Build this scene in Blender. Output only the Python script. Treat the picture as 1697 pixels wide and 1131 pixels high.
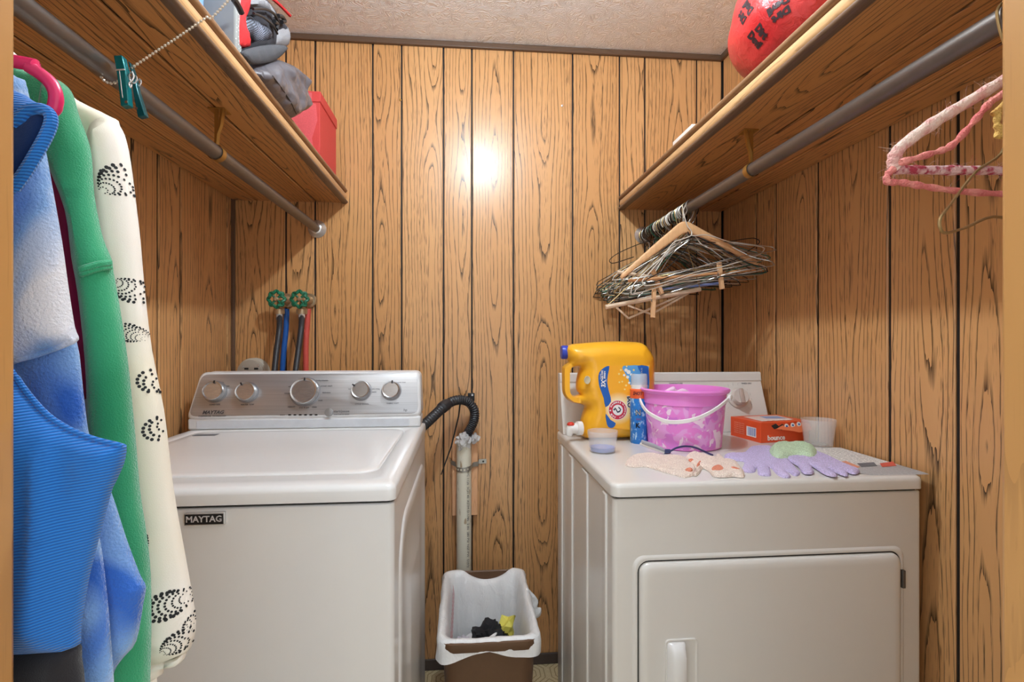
import bpy, bmesh, math, random
import numpy as np
from mathutils import Vector, Matrix, noise
from mathutils.geometry import delaunay_2d_cdt

for o in list(bpy.data.objects):
    bpy.data.objects.remove(o)
SC = bpy.context.scene
COL = SC.collection
random.seed(7)
PI = math.pi

# ---------------------------------------------------------------- camera, world, light, exposure
F = 853.0                       # focal length in pixels of the 1697x1131 frame
YAW = math.radians(5.14)
CZ = 1.252                      # camera height
cam_d = bpy.data.cameras.new('camera')
cam_d.sensor_width = 36.0
cam_d.lens = F / 1697.0 * 36.0
cam_d.clip_start = 0.02
cam = bpy.data.objects.new('camera', cam_d)
COL.objects.link(cam)
cam.location = (0, 0, CZ)
cam.rotation_euler = (PI / 2, 0, -YAW)
SC.camera = cam

w = bpy.data.worlds.new('world')
SC.world = w
w.use_nodes = True
w.node_tree.nodes['Background'].inputs[0].default_value = (0.90, 0.95, 1.0, 1)
w.node_tree.nodes['Background'].inputs[1].default_value = 1.35
BULB_STRENGTH = 730.0
LAMP = (0.09, 0.93, 2.275)
SC.view_settings.view_transform = 'Standard'
SC.view_settings.look = 'None'
SC.view_settings.exposure = 0.18
SC.view_settings.gamma = 1.0
SC.view_settings.use_curve_mapping = False

# ---------------------------------------------------------------- helpers
def P(x, y, X=None, Y=None, Z=None):
    """point of the place seen at pixel (x, y) on the plane X=, Y= or Z= (metres)"""
    u, v = (x - 848.5) / F, (565.5 - y) / F
    d = Vector((math.cos(YAW) * u + math.sin(YAW), -math.sin(YAW) * u + math.cos(YAW), v))
    if Y is not None: t = Y / d.y
    elif X is not None: t = X / d.x
    else: t = (Z - CZ) / d.z
    return Vector((d.x * t, d.y * t, CZ + d.z * t))

def c(r, g, b, a=1.0):
    f = lambda s: (s / 255 / 12.92) if s / 255 <= 0.04045 else ((s / 255 + 0.055) / 1.055) ** 2.4
    return (f(r), f(g), f(b), a)

class NB:
    """small node builder on a material"""
    def __init__(s, name, col=(.8, .8, .8, 1), rough=.5, metal=0.0, spec=.5, **kw):
        s.m = bpy.data.materials.new(name); s.m.use_nodes = True
        s.t = s.m.node_tree; s.b = s.t.nodes['Principled BSDF']
        s.set('Base Color', col); s.set('Roughness', rough); s.set('Metallic', metal); s.set('Specular IOR Level', spec)
        for k, v in kw.items(): s.set(k.replace('_', ' '), v)
        s.m.diffuse_color = col
    def set(s, k, v): s.b.inputs[k].default_value = v
    def link(s, a, k): s.t.links.new(a, s.b.inputs[k]); return s
    def n(s, typ, ins=None, **attrs):
        nd = s.t.nodes.new(typ)
        for k, v in attrs.items(): setattr(nd, k, v)
        for k, v in (ins or {}).items():
            if isinstance(v, bpy.types.NodeSocket): s.t.links.new(v, nd.inputs[k])
            else: nd.inputs[k].default_value = v
        return nd
    def coord(s, which='Object'): return s.n('ShaderNodeTexCoord').outputs[which]
    def xyz(s, v): nd = s.n('ShaderNodeSeparateXYZ', {0: v}); return nd.outputs[0], nd.outputs[1], nd.outputs[2]
    def vec(s, x=0., y=0., z=0.): return s.n('ShaderNodeCombineXYZ', {0: x, 1: y, 2: z}).outputs[0]
    def math(s, op, a, b=0., cc=0., clamp=False):
        nd = s.n('ShaderNodeMath', {0: a, 1: b, 2: cc}, operation=op); nd.use_clamp = clamp; return nd.outputs[0]
    def scale(s, v, sc): return s.n('ShaderNodeVectorMath', {0: v, 1: sc}, operation='MULTIPLY').outputs[0]
    def addv(s, v, w_): return s.n('ShaderNodeVectorMath', {0: v, 1: w_}, operation='ADD').outputs[0]
    def noise(s, v, scale=1., detail=2., rough=.5, dist=0.):
        return s.n('ShaderNodeTexNoise', {'Vector': v, 'Scale': scale, 'Detail': detail, 'Roughness': rough, 'Distortion': dist}).outputs['Fac']
    def rng(s, v, a, b, lo=0., hi=1.):
        return s.n('ShaderNodeMapRange', {0: v, 1: a, 2: b, 3: lo, 4: hi}).outputs[0]
    def mix(s, f, a, b):
        nd = s.n('ShaderNodeMix', data_type='RGBA')
        for i, v in ((0, f), (6, a), (7, b)):
            if isinstance(v, bpy.types.NodeSocket): s.t.links.new(v, nd.inputs[i])
            else: nd.inputs[i].default_value = v
        return nd.outputs[2]
    def bump(s, h, strength=.3, dist=.002):
        nd = s.n('ShaderNodeBump', {'Height': h, 'Strength': strength, 'Distance': dist}); s.link(nd.outputs[0], 'Normal'); return s

def noisebump(b, scale, strength, dist, stretch=(1, 1, 1), detail=2.):
    b.bump(b.noise(b.scale(b.coord(), stretch), scale, detail), strength, dist); return b

def plain(name, col, rough=.5, metal=0., bump=None, mott=.94, **kw):
    b = NB(name, col, rough, metal, **kw)
    # a little mottling keeps each colour from being dead flat
    k = b.noise(b.coord(), 35., 3.)
    b.link(b.mix(b.rng(k, .35, .65), col, tuple(min(1, v * mott) for v in col[:3]) + (1,)), 'Base Color')
    if bump: noisebump(b, *bump)
    return b.m

def wood(name, light, mid, dark, freq=74., arch=.085, rough=.30, linew=.25, pores=.85, cover=1.0, spec=.5):
    """oak grain along local Z, width along local X; every object takes its own cut from Object Info"""
    b = NB(name, mid, rough, spec=spec)
    x, y, z = b.xyz(b.coord())
    rnd = b.n('ShaderNodeObjectInfo').outputs['Random']
    zo = b.math('ADD', z, b.math('MULTIPLY', rnd, 53.))
    xo = b.math('ADD', b.math('ADD', x, b.math('MULTIPLY', y, .6)), b.math('MULTIPLY_ADD', rnd, .07, -.035))
    h = b.math('SUBTRACT', b.noise(b.vec(rnd, 0., b.math('MULTIPLY', zo, 1.25)), 1., 1.), .5)
    wob = b.math('SUBTRACT', b.noise(b.vec(b.math('MULTIPLY', xo, 9.), rnd, b.math('MULTIPLY', zo, 1.0)), 1., 2.), .5)
    fin = b.math('SUBTRACT', b.noise(b.vec(b.math('MULTIPLY', xo, 90.), 0., b.math('MULTIPLY', zo, 6.)), 1., 2.), .5)
    xx = b.math('ADD', xo, b.math('MULTIPLY', wob, .075))
    ah = b.math('MULTIPLY', h, arch * 2.6)
    f = b.math('SQRT', b.math('ADD', b.math('MULTIPLY', xx, xx), b.math('MULTIPLY', ah, ah)))
    f = b.math('ADD', b.math('MULTIPLY', f, freq), b.math('MULTIPLY', fin, .55))
    t = b.math('FRACT', f)
    line = b.rng(t, 0., linew, 1., 0.)
    brk = b.rng(b.noise(b.vec(b.math('MULTIPLY', xo, 330.), 0., b.math('MULTIPLY', zo, 16.)), 1., 1.), .32, .46)
    line = b.math('MULTIPLY', line, brk)
    pore = b.rng(b.noise(b.vec(b.math('MULTIPLY', xo, 520.), 3., b.math('MULTIPLY', zo, 17.)), 1., 1.), .60, .68)
    reg = b.rng(b.noise(b.vec(b.math('MULTIPLY', xo, 26.), 7., b.math('MULTIPLY', zo, .8)), 1., 1.), .42, .6)
    pore = b.math('MULTIPLY', b.math('MULTIPLY', pore, pores), reg)
    tone = b.math('MULTIPLY_ADD', wob, .9, b.math('MULTIPLY_ADD', rnd, .5, .25))
    base = b.mix(tone, light, mid)
    base = b.mix(b.math('MULTIPLY', t, .28), base, mid)
    dk = b.math('MULTIPLY', b.math('MAXIMUM', b.math('MULTIPLY', line, cover), pore), 1., clamp=True)
    b.link(b.mix(dk, base, dark), 'Base Color')
    return b.m

class MB:
    """collects geometry for ONE mesh object (world coordinates unless said)"""
    def __init__(s): s.v = []; s.f = []
    def add(s, vs, fs):
        k = len(s.v); s.v += [tuple(p) for p in vs]; s.f += [tuple(i + k for i in q) for q in fs]; return s
    def box(s, x0, x1, y0, y1, z0, z1):
        v = [(x, y, z) for z in (z0, z1) for y in (y0, y1) for x in (x0, x1)]
        return s.add(v, [(0, 2, 3, 1), (4, 5, 7, 6), (0, 1, 5, 4), (2, 6, 7, 3), (0, 4, 6, 2), (1, 3, 7, 5)])
    def obox(s, ctr, sx, sy, sz, M=None):
        k = len(s.v); s.box(-sx / 2, sx / 2, -sy / 2, sy / 2, -sz / 2, sz / 2)
        T = Matrix.Translation(ctr) @ (M.to_4x4() if M else Matrix.Identity(4))
        for i in range(k, len(s.v)): s.v[i] = tuple(T @ Vector(s.v[i]))
        return s
    def rings(s, rs, cap0=True, cap1=True, closed=False):
        k = len(s.v); n = len(rs[0])
        for r in rs: s.v += [tuple(p) for p in r]
        m = len(rs)
        for i in range(m if closed else m - 1):
            a, b_ = k + i * n, k + ((i + 1) % m) * n
            for j in range(n): s.f.append((a + j, a + (j + 1) % n, b_ + (j + 1) % n, b_ + j))
        if not closed:
            if cap0: s.f.append(tuple(k + j for j in reversed(range(n))))
            if cap1: s.f.append(tuple(k + (m - 1) * n + j for j in range(n)))
        return s
    def tube(s, pts, r, n=8, closed=False, caps=True):
        pts = [Vector(p) for p in pts]; m = len(pts)
        rr = r if isinstance(r, (list, tuple)) else [r] * m
        up = None; rs = []
        for i, p in enumerate(pts):
            a = pts[(i - 1) % m] if (closed or i > 0) else p
            b_ = pts[(i + 1) % m] if (closed or i < m - 1) else p
            t = (b_ - a)
            t = t.normalized() if t.length > 1e-9 else Vector((0, 0, 1))
            if up is None: up = t.orthogonal().normalized()
            else:
                up = up - t * up.dot(t)
                up = up.normalized() if up.length > 1e-6 else t.orthogonal().normalized()
            sd = t.cross(up)
            rs.append([p + (up * math.cos(2 * PI * j / n) + sd * math.sin(2 * PI * j / n)) * rr[i] for j in range(n)])
        return s.rings(rs, caps, caps, closed)
    def lathe(s, prof, ctr=(0, 0, 0), n=32, axis=(0, 0, 1), sx=1., sy=1., closed=False, cap0=True, cap1=True):
        ax = Vector(axis).normalized(); R = Vector((0, 0, 1)).rotation_difference(ax).to_matrix()
        rs = [[Vector(ctr) + R @ Vector((r * sx * math.cos(2 * PI * j / n), r * sy * math.sin(2 * PI * j / n), h)) for j in range(n)] for r, h in prof]
        return s.rings(rs, cap0, cap1, closed)
    def prism(s, poly, mapf, h0, h1):
        n = len(poly)
        return s.rings([[mapf(a, b_, h0) for a, b_ in poly], [mapf(a, b_, h1) for a, b_ in poly]])
    def puff(s, outline, mapf, T, r, res, wr=None, holes=(), back=1.0):
        """pillow shape on a 2-D outline: rounded edge of radius r, half thickness T"""
        loops = [resample(outline, res)] + [resample(h, res) for h in holes]
        segs = []; V2 = []; E = []
        for L in loops:
            k = len(V2); V2 += L; E += [(k + i, k + (i + 1) % len(L)) for i in range(len(L))]
            segs += [(L[i], L[(i + 1) % len(L)]) for i in range(len(L))]
        A = np.array([q[0] for q in segs]); B = np.array([q[1] for q in segs]); AB = B - A; L2 = (AB ** 2).sum(1) + 1e-12
        xs = [p[0] for p in loops[0]]; ys = [p[1] for p in loops[0]]
        gx = np.arange(min(xs), max(xs), res); gy = np.arange(min(ys), max(ys), res * .87)
        G = np.array([(x + (res / 2 if j % 2 else 0), y) for j, y in enumerate(gy) for x in gx])
        def dist(Q):
            out = np.empty(len(Q))
            for i in range(0, len(Q), 2000):
                q = Q[i:i + 2000]
                t = np.clip(((q[:, None] - A) * AB).sum(2) / L2, 0, 1)
                out[i:i + 2000] = np.sqrt((((A + t[..., None] * AB) - q[:, None]) ** 2).sum(2).min(1))
            return out
        def inside(Q):
            yq = Q[:, 1][:, None]; xq = Q[:, 0][:, None]
            cr = (A[:, 1] > yq) != (B[:, 1] > yq)
            xi = A[:, 0] + (yq - A[:, 1]) / np.where(np.abs(AB[:, 1]) < 1e-12, 1e-12, AB[:, 1]) * AB[:, 0]
            return ((cr & (xq < xi)).sum(1) % 2) == 1
        ins = []; far = res * .45
        if r > res * .5:
            for lv in (.10, .38, .75):
                for L in loops:
                    q_ = np.array(L); tn = np.roll(q_, -1, 0) - np.roll(q_, 1, 0); tn /= (np.linalg.norm(tn, axis=1)[:, None] + 1e-12)
                    nm_ = np.stack([-tn[:, 1], tn[:, 0]], 1)
                    c1 = q_ + nm_ * r * lv; c1 = np.where(inside(c1)[:, None], c1, q_ - nm_ * r * lv)
                    if r * lv > res * .5: c1 = c1
                    dd_ = dist(c1); ins += [Vector(p) for p in c1[inside(c1) & (dd_ > r * lv * .93)]]
            far = r * .75 + res * .5
        dG = dist(G); ok = inside(G) & (dG > far)
        pts = [Vector(p) for p in V2] + ins + [Vector(p) for p in G[ok]]
        vo, _, fo, _, _, _ = delaunay_2d_cdt(pts, E, [], 0, 1e-6)
        Q = np.array([(p.x, p.y) for p in vo])
        cen = np.array([Q[list(f_)].mean(0) for f_ in fo]); keep = inside(cen)
        d = dist(Q); d[d < 1e-6] = 0
        q = np.clip(d / r, 0, 1); hh = T * np.sqrt(np.maximum(0, 1 - (1 - q) ** 2))
        k = len(s.v); top = {}; bot = {}
        for i, (a, b_) in enumerate(Q):
            ww = wr(a, b_) * min(1, d[i] / r) if wr else 0.
            wb = wr(a, b_) if wr else 0.
            top[i] = len(s.v); s.v.append(tuple(mapf(a, b_, hh[i] + ww)))
            if d[i] == 0: bot[i] = top[i]
            else: bot[i] = len(s.v); s.v.append(tuple(mapf(a, b_, -hh[i] * back + (ww if back > .3 else 0))))
        for f_, kp in zip(fo, keep):
            if kp:
                s.f.append(tuple(top[i] for i in f_))
                bf = tuple(bot[i] for i in reversed(f_))
                if any(top[i] != bot[i] for i in f_): s.f.append(bf)
        return s
    def build(s, name, mat, parent=None, smooth=40, bevel=0., seg=2, loc=None, recalc=True, subsurf=0):
        me = bpy.data.meshes.new(name)
        me.from_pydata(s.v, [], s.f)
        bm = bmesh.new(); bm.from_mesh(me)
        bmesh.ops.remove_doubles(bm, verts=bm.verts, dist=1e-6)
        if recalc: bmesh.ops.recalc_face_normals(bm, faces=bm.faces)
        bm.to_mesh(me); bm.free()
        me.materials.append(mat)
        if smooth:
            me.shade_smooth(); me.set_sharp_from_angle(angle=math.radians(smooth))
        o = bpy.data.objects.new(name, me); COL.objects.link(o)
        if bevel:
            md = o.modifiers.new('bevel', 'BEVEL'); md.width = bevel; md.segments = seg; md.limit_method = 'ANGLE'; md.angle_limit = math.radians(40)
            md.harden_normals = False
        if subsurf:
            md = o.modifiers.new('sub', 'SUBSURF'); md.levels = subsurf; md.render_levels = subsurf
        if loc is not None: o.location = loc
        if parent is not None:
            o.parent = parent
            if loc is None: o.matrix_parent_inverse = parent.matrix_basis.inverted()
        return o

def resample(L, res):
    out = []; n = len(L)
    for i in range(n):
        a, b_ = Vector(L[i]), Vector(L[(i + 1) % n]); k = max(1, int(round((b_ - a).length / res)))
        out += [tuple(a.lerp(b_, j / k)) for j in range(k)]
    return out

def smooth_poly(pts, n=4, closed=True):
    """Catmull-Rom through the points"""
    out = []; m = len(pts); pts = [Vector(p) for p in pts]
    for i in range(m if closed else m - 1):
        g = (lambda q: pts[q % m]) if closed else (lambda q: pts[min(max(q, 0), m - 1)])
        p0, p1, p2, p3 = g(i - 1), g(i), g(i + 1), g(i + 2)
        for j in range(n):
            t = j / n
            out.append(.5 * ((2 * p1) + (p2 - p0) * t + (2 * p0 - 5 * p1 + 4 * p2 - p3) * t * t + (3 * p1 - p0 - 3 * p2 + p3) * t ** 3))
    if not closed: out.append(pts[-1])
    return [tuple(p) for p in out]

def rrect(x0, x1, y0, y1, r, n=5):
    out = []
    for cx, cy, a0 in ((x1 - r, y1 - r, 0), (x0 + r, y1 - r, 90), (x0 + r, y0 + r, 180), (x1 - r, y0 + r, 270)):
        for k in range(n + 1):
            a = math.radians(a0 + 90 * k / n); out.append((cx + r * math.cos(a), cy + r * math.sin(a)))
    return out

def tag(o, label, cat, group=None):
    o['label'] = label; o['category'] = cat
    if group: o['group'] = group
    return o
def struct(o): o['kind'] = 'structure'; return o
def thing(name, label, cat, loc=(0, 0, 0), group=None):
    o = bpy.data.objects.new(name, None); COL.objects.link(o); o.location = loc; o.empty_display_size = .05
    bpy.context.view_layer.update()
    return tag(o, label, cat, group)
def onmesh(mb, px, py, lift=.0):
    from mathutils.bvhtree import BVHTree
    if not hasattr(mb, 'bv'): mb.bv = BVHTree.FromPolygons([Vector(v) for v in mb.v], mb.f)
    o = Vector((0, 0, CZ)); d = (P(px, py, Y=1.) - o).normalized()
    h = mb.bv.ray_cast(o, d)
    return None if h[0] is None else h[0] - d * lift
def copy_tree(o, parent=None):
    q = o.copy(); COL.objects.link(q); q.parent = parent
    for ch in o.children: copy_tree(ch, q)
    return q
def text(s, size, M, mat, parent, name='lettering', shear=0., extrude=.0003, bold=0., align='CENTER', warp=None, spacing=1.0, sx=1.0):
    cu = bpy.data.curves.new(name, 'FONT'); cu.body = s; cu.size = size; cu.shear = shear; cu.extrude = extrude; cu.offset = bold
    cu.align_x = align; cu.align_y = 'CENTER'; cu.resolution_u = 2; cu.space_character = spacing
    t = bpy.data.objects.new('tmp', cu); me = bpy.data.meshes.new_from_object(t)
    bpy.data.objects.remove(t); bpy.data.curves.remove(cu)
    me.name = name
    for v in me.vertices:
        p = Vector((v.co.x * sx, v.co.y, v.co.z))
        v.co = warp(p) if warp else M @ p
    me.materials.clear(); me.materials.append(mat)
    o = bpy.data.objects.new(name, me); COL.objects.link(o)
    if parent is not None: o.parent = parent; o.matrix_parent_inverse = parent.matrix_basis.inverted()
    return o
def frame(origin, ex, ey):
    """matrix with text x along ex, text y along ey"""
    ex = Vector(ex).normalized(); ey = Vector(ey); ey = (ey - ex * ey.dot(ex)).normalized(); ez = ex.cross(ey)
    M = Matrix((ex, ey, ez)).transposed().to_4x4(); M.translation = Vector(origin); return M
def nz(x, y=0., z=0.): return noise.noise(Vector((x, y, z)))

# ---------------------------------------------------------------- room dimensions
D = 1.98; XL = -0.856; XR = 1.0247; ZC = CZ + 1.141; YF = .38
JL, JR = -.305, .431            # door opening

# ---------------------------------------------------------------- materials of the room
M_panel = wood('oak_panel', c(220, 170, 116), c(198, 144, 90), c(50, 34, 22))
M_panel_shade = wood('oak_panel_shaded', c(210, 154, 96), c(186, 128, 72), c(40, 26, 16), freq=80., linew=.24)  # panel oak made darker and more orange to carry the shade under the shelves
M_groove = plain('groove_black', c(26, 22, 20), .6)
M_nose = wood('nosing_oak', c(224, 184, 134), c(196, 152, 104), c(110, 78, 52), freq=120., pores=.35, cover=.5, rough=.42)
M_strip = wood('strip_brown', c(150, 112, 78), c(126, 92, 64), c(74, 54, 40), freq=130., pores=.3, cover=.45, rough=.45)
M_trim = wood('trim_dark', c(112, 86, 66), c(92, 70, 54), c(46, 34, 28), freq=150., pores=.3, cover=.5, rough=.4)
M_jamb = wood('jamb_oak', c(206, 158, 98), c(182, 130, 72), c(110, 70, 36), freq=40., pores=.5, cover=.3, rough=.4)
M_base = plain('baseboard_vinyl', c(74, 62, 58), .45)
def ceiling_mat():
    b = NB('ceiling_paper', c(240, 238, 236), .8, spec=.2)
    v = b.coord()
    n1 = b.noise(v, 24., 1.5, .5, .8)
    sw = b.math('SINE', b.math('MULTIPLY', n1, 95.))
    n2 = b.noise(v, 3., 2.)
    b.bump(b.math('ADD', b.math('MULTIPLY', sw, .5), b.math('MULTIPLY', b.noise(v, 160., 2.), .3)), .6, .002)
    b.link(b.mix(b.rng(n2, .3, .7), c(248, 248, 248), c(240, 239, 238)), 'Base Color')
    return b.m
M_ceil = ceiling_mat()
def floor_mat():
    b = NB('vinyl_floor', c(206, 190, 150), .35)
    v = b.coord(); x, y, z = b.xyz(v)
    # octagon medallions with leafy scroll lines
    fx = b.math('SUBTRACT', b.math('FRACT', b.math('MULTIPLY', x, 6.5)), .5); fy = b.math('SUBTRACT', b.math('FRACT', b.math('MULTIPLY', y, 6.5)), .5)
    ax, ay = b.math('ABSOLUTE', fx), b.math('ABSOLUTE', fy)
    oc = b.math('MAXIMUM', b.math('MAXIMUM', ax, ay), b.math('MULTIPLY', b.math('ADD', ax, ay), .7071))
    ring = b.math('ABSOLUTE', b.math('SINE', b.math('MULTIPLY', oc, 30.)))
    ln = b.rng(ring, .25, .45, 1., 0.)
    sc = b.math('ABSOLUTE', b.math('SINE', b.math('MULTIPLY', b.noise(v, 34., 2.), 60.)))
    sl = b.rng(sc, .2, .5, 1., 0.)
    m = b.math('MAXIMUM', b.math('MULTIPLY', ln, .8), b.math('MULTIPLY', sl, .55))
    b.link(b.mix(m, c(220, 205, 166), c(150, 124, 78)), 'Base Color')
    b.bump(m, -.15, .0008)
    return b.m
M_floor = floor_mat()
M_white = plain('white_enamel', c(232, 231, 229), .22, spec=.55, mott=.993)
M_white_d = plain('dryer_enamel', c(224, 221, 215), .24, spec=.55, mott=.993)
M_gap = plain('dark_gap', c(40, 38, 36), .7)

# ---------------------------------------------------------------- room shell
def plank(width, length, loc, rot, mat, parent, t=.006, ch=.0022):
    w2 = width / 2
    prof = [(-w2, t), (-w2, ch), (-w2 + ch, 0), (w2 - ch, 0), (w2, ch), (w2, t)]
    m = MB().rings([[(x, y, -length / 2) for x, y in prof], [(x, y, length / 2) for x, y in prof]])
    o = m.build('plank', mat, None, smooth=20, loc=loc)
    o.rotation_euler = rot; o.parent = parent
    return o

struct(MB().box(XL - .1, XR + .1, -1.4, D + .1, -.05, 0).build('floor', M_floor, smooth=0))
struct(MB().box(XL - .1, XR + .1, YF - .12, D + .1, ZC, ZC + .05).build('ceiling', M_ceil, smooth=0))
G = .0062                          # groove width
wb = struct(MB().box(XL - .1, XR + .1, D + .005, D + .06, 0, ZC).build('wall_back', M_groove, smooth=0))
gx = [385, 473.5, 522, 617.5, 665.5, 735, 782, 851, 949, 1027, 1069, 1155, 1197]
gX = [P(x, 500, Y=D).x for x in gx]; gX[0] = XL; gX[-1] = XR
for a, b_ in zip(gX[:-1], gX[1:]):
    plank(b_ - a - G, ZC, ((a + b_) / 2, D, ZC / 2), (0, 0, 0), M_panel, wb)
wl = struct(MB().box(XL - .06, XL - .005, YF - .12, D + .06, 0, ZC).build('wall_left', M_groove, smooth=0))
gy = [P(x, 500, X=XL).y for x in (376, 299.5, 262, 219)]
gy = [D - .004] + gy
while gy[-1] > YF + .1: gy.append(gy[-1] - random.choice((.11, .16, .2)))
gy[-1] = YF - .1
for a, b_ in zip(gy[:-1], gy[1:]):
    plank(a - b_ - .0095, ZC, (XL, (a + b_) / 2, ZC / 2), (0, 0, PI / 2), M_panel, wl)
wr_ = struct(MB().box(XR + .005, XR + .06, YF - .12, D + .06, 0, ZC).build('wall_right', M_groove, smooth=0))
gy = [D - .004] + [P(x, 500, X=XR).y for x in (1253, 1285, 1354.5, 1473, 1585.6)]
while gy[-1] > YF + .1: gy.append(gy[-1] - random.choice((.11, .16, .2)))
gy[-1] = YF - .1
for a, b_ in zip(gy[:-1], gy[1:]):
    plank(a - b_ - .0095, ZC, (XR, (a + b_) / 2, ZC / 2), (0, 0, -PI / 2), M_panel, wr_)
M_plaster = plain('hall_paint', c(214, 206, 194), .8)
wf = struct(MB().box(XL - .1, JL - .02, YF - .12, YF - .005, 0, ZC).box(JR + .02, XR + .1, YF - .12, YF - .005, 0, ZC).box(JL - .02, JR + .02, YF - .12, YF - .005, 2.05, ZC).build('wall_front', M_plaster, smooth=0))

def bar_wood(name, x0, x1, y0, y1, z0, z1, mat, parent=None, axis='Z', bevel=.003):
    """wooden bar whose grain (local Z) runs along the given world axis"""
    ctr = Vector(((x0 + x1) / 2, (y0 + y1) / 2, (z0 + z1) / 2)); s = (x1 - x0, y1 - y0, z1 - z0)
    rot = {'Z': (0, 0, 0), 'Y': (PI / 2, 0, 0), 'X': (0, PI / 2, 0)}[axis]
    d = {'Z': s, 'Y': (s[0], s[2], s[1]), 'X': (s[2], s[1], s[0])}[axis]
    m = MB().box(-d[0] / 2, d[0] / 2, -d[1] / 2, d[1] / 2, -d[2] / 2, d[2] / 2)
    o = m.build(name, mat, None, smooth=30, bevel=bevel, loc=ctr); o.rotation_euler = rot
    if parent: o.parent = parent
    return o
# door jambs, head, casing strips
for n_, x0, x1 in (('trim_1', JL - .02, JL), ('trim_2', JR, JR + .02)):
    struct(bar_wood(n_, x0, x1, YF - .13, YF, 0, 2.05, M_jamb, bevel=.004))
struct(bar_wood('trim_3', JL - .02, JR + .02, YF - .13, YF, 2.03, 2.05, M_jamb, axis='X'))
# ceiling moulding and baseboards
TH = .022
struct(bar_wood('trim_4', XL, XR, D - .014, D, ZC - TH, ZC, M_trim, axis='X'))
struct(bar_wood('trim_5', XL, XL + .014, YF, D, ZC - TH, ZC, M_trim, axis='Y'))
struct(bar_wood('trim_6', XR - .014, XR, YF, D, ZC - TH, ZC, M_trim, axis='Y'))
struct(bar_wood('trim_7', XL, XL + .012, D - .012, D, 0, ZC - TH, M_trim, bevel=.002))
struct(MB().box(XL, XR, D - .008, D, 0, .042).build('baseboard_back', M_base, smooth=30, bevel=.003))
struct(MB().box(XL, XL + .008, YF, D, 0, .042).build('baseboard_left', M_base, smooth=30, bevel=.003))
struct(MB().box(XR - .008, XR, YF, D, 0, .042).build('baseboard_right', M_base, smooth=30, bevel=.003))
# ---------------------------------------------------------------- shelves, rods, brackets
ZS = P(1027, 347, Y=D).z          # underside of the shelves
def nosing(parent, x, sgn, prof, name, mat):
    """profile (out, up) extruded along Y; out is away from the wall side"""
    L = D - YF
    ex = -sgn
    m = MB().rings([[(ex * a, -b_, -L / 2) for a, b_ in prof], [(ex * a, -b_, L / 2) for a, b_ in prof]])
    o = m.build(name, mat, None, smooth=50, loc=(x, (D + YF) / 2, ZS)); o.rotation_euler = (PI / 2, 0, 0); o.parent = parent
    # local (x, -b, z) -> world (x, -z, -b*-1): see rotation (90 deg about X): y' = -z, z' = y
    return o
def shelf(name, label, xw, xe, grooves, sgn):
    t = thing(name, label, 'shelf', (0, 0, 0))
    lo, hi = min(xw, xe), max(xw, xe)
    MB().box(lo, hi, YF, D, ZS + .0065, ZS + .02).build('board', M_groove, t, smooth=0)
    bar_wood('top_board', lo, hi, YF, D, ZS + .021, ZS + .038, M_panel_shade, t, axis='Y')
    xs = sorted([xw] + grooves + [xe])
    for a, b_ in zip(xs[:-1], xs[1:]):
        plank(b_ - a - .0055, D - YF, ((a + b_) / 2, (D + YF) / 2, ZS), (PI / 2, 0, 0), M_panel_shade, t)
    # rounded lower edge board and thin upper bead: local y is world z after the rotation
    def prof(r0, z0, z1, out, n=6):
        pts = [(-.002, z0)]
        h = (z1 - z0)
        for k in range(n + 1):
            a = -PI / 2 + PI * k / n
            pts.append((out * (.45 + .55 * math.cos(a)), (z0 + z1) / 2 + h / 2 * math.sin(a)))
        pts.append((-.002, z1)); return pts
    for nm, mt, z0, z1, out in (('edge_lip', M_trim, -.004, .010, .018), ('edge_board', M_nose, .009, .036, .013), ('edge_bead', M_strip, .038, .054, .016)):
        pr = prof(0, z0, z1, out)
        L = D - YF
        m = MB().rings([[(-sgn * a, b_, -L / 2) for a, b_ in pr], [(-sgn * a, b_, L / 2) for a, b_ in pr]])
        o = m.build(nm, mt, None, smooth=50, loc=(xe, (D + YF) / 2, ZS)); o.rotation_euler = (PI / 2, 0, 0); o.parent = t
    return t
XSL = P(574, 339, Y=D).x + .0; XSR = P(1027, 347, Y=D).x
shelf('wall_shelf', 'left wooden panelled shelf with rounded edge carrying the grey and black backpack', XL, XSL - .012, [P(524, 334, Y=D).x, P(427, 332, Y=D).x], -1)
shelf('wall_shelf', 'right wooden panelled shelf with rounded edge above the white dryer', XR, XSR + .012, [P(1096.5, 345, Y=D).x, .93], 1)
ZSH = ZS + .054                  # top of the shelf bead
M_rod = plain('rod_steel', c(120, 112, 106), .38, .75, bump=(60., .25, .001, (1, .08, 1)))
M_chrome = plain('chrome', c(222, 222, 220), .25, .6)
M_brass = plain('old_brass', c(176, 132, 66), .42, .7)
XRL = P(526, 380, Y=D).x; ZR = P(526, 380, Y=D).z; XRR = P(1065, 391, Y=D).x
RR = .0158
def rod(x, label):
    t = thing('closet_rod', label, 'rod', (x, D, ZR))
    MB().tube([(x, YF, ZR), (x, 1.2, ZR), (x, D - .004, ZR)], RR, 20).build('pole', M_rod, t)
    MB().lathe([(.033, 0), (.033, .004), (.026, .012), (.021, .02), (.018, .022)], (x, D, ZR), 28, (0, -1, 0)).build('flange', M_chrome, t)
    return t
rod(XRL, 'left steel closet rod under the shelf with chrome end socket')
rod(XRR, 'right steel closet rod under the shelf carrying the pile of wire hangers')
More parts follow.
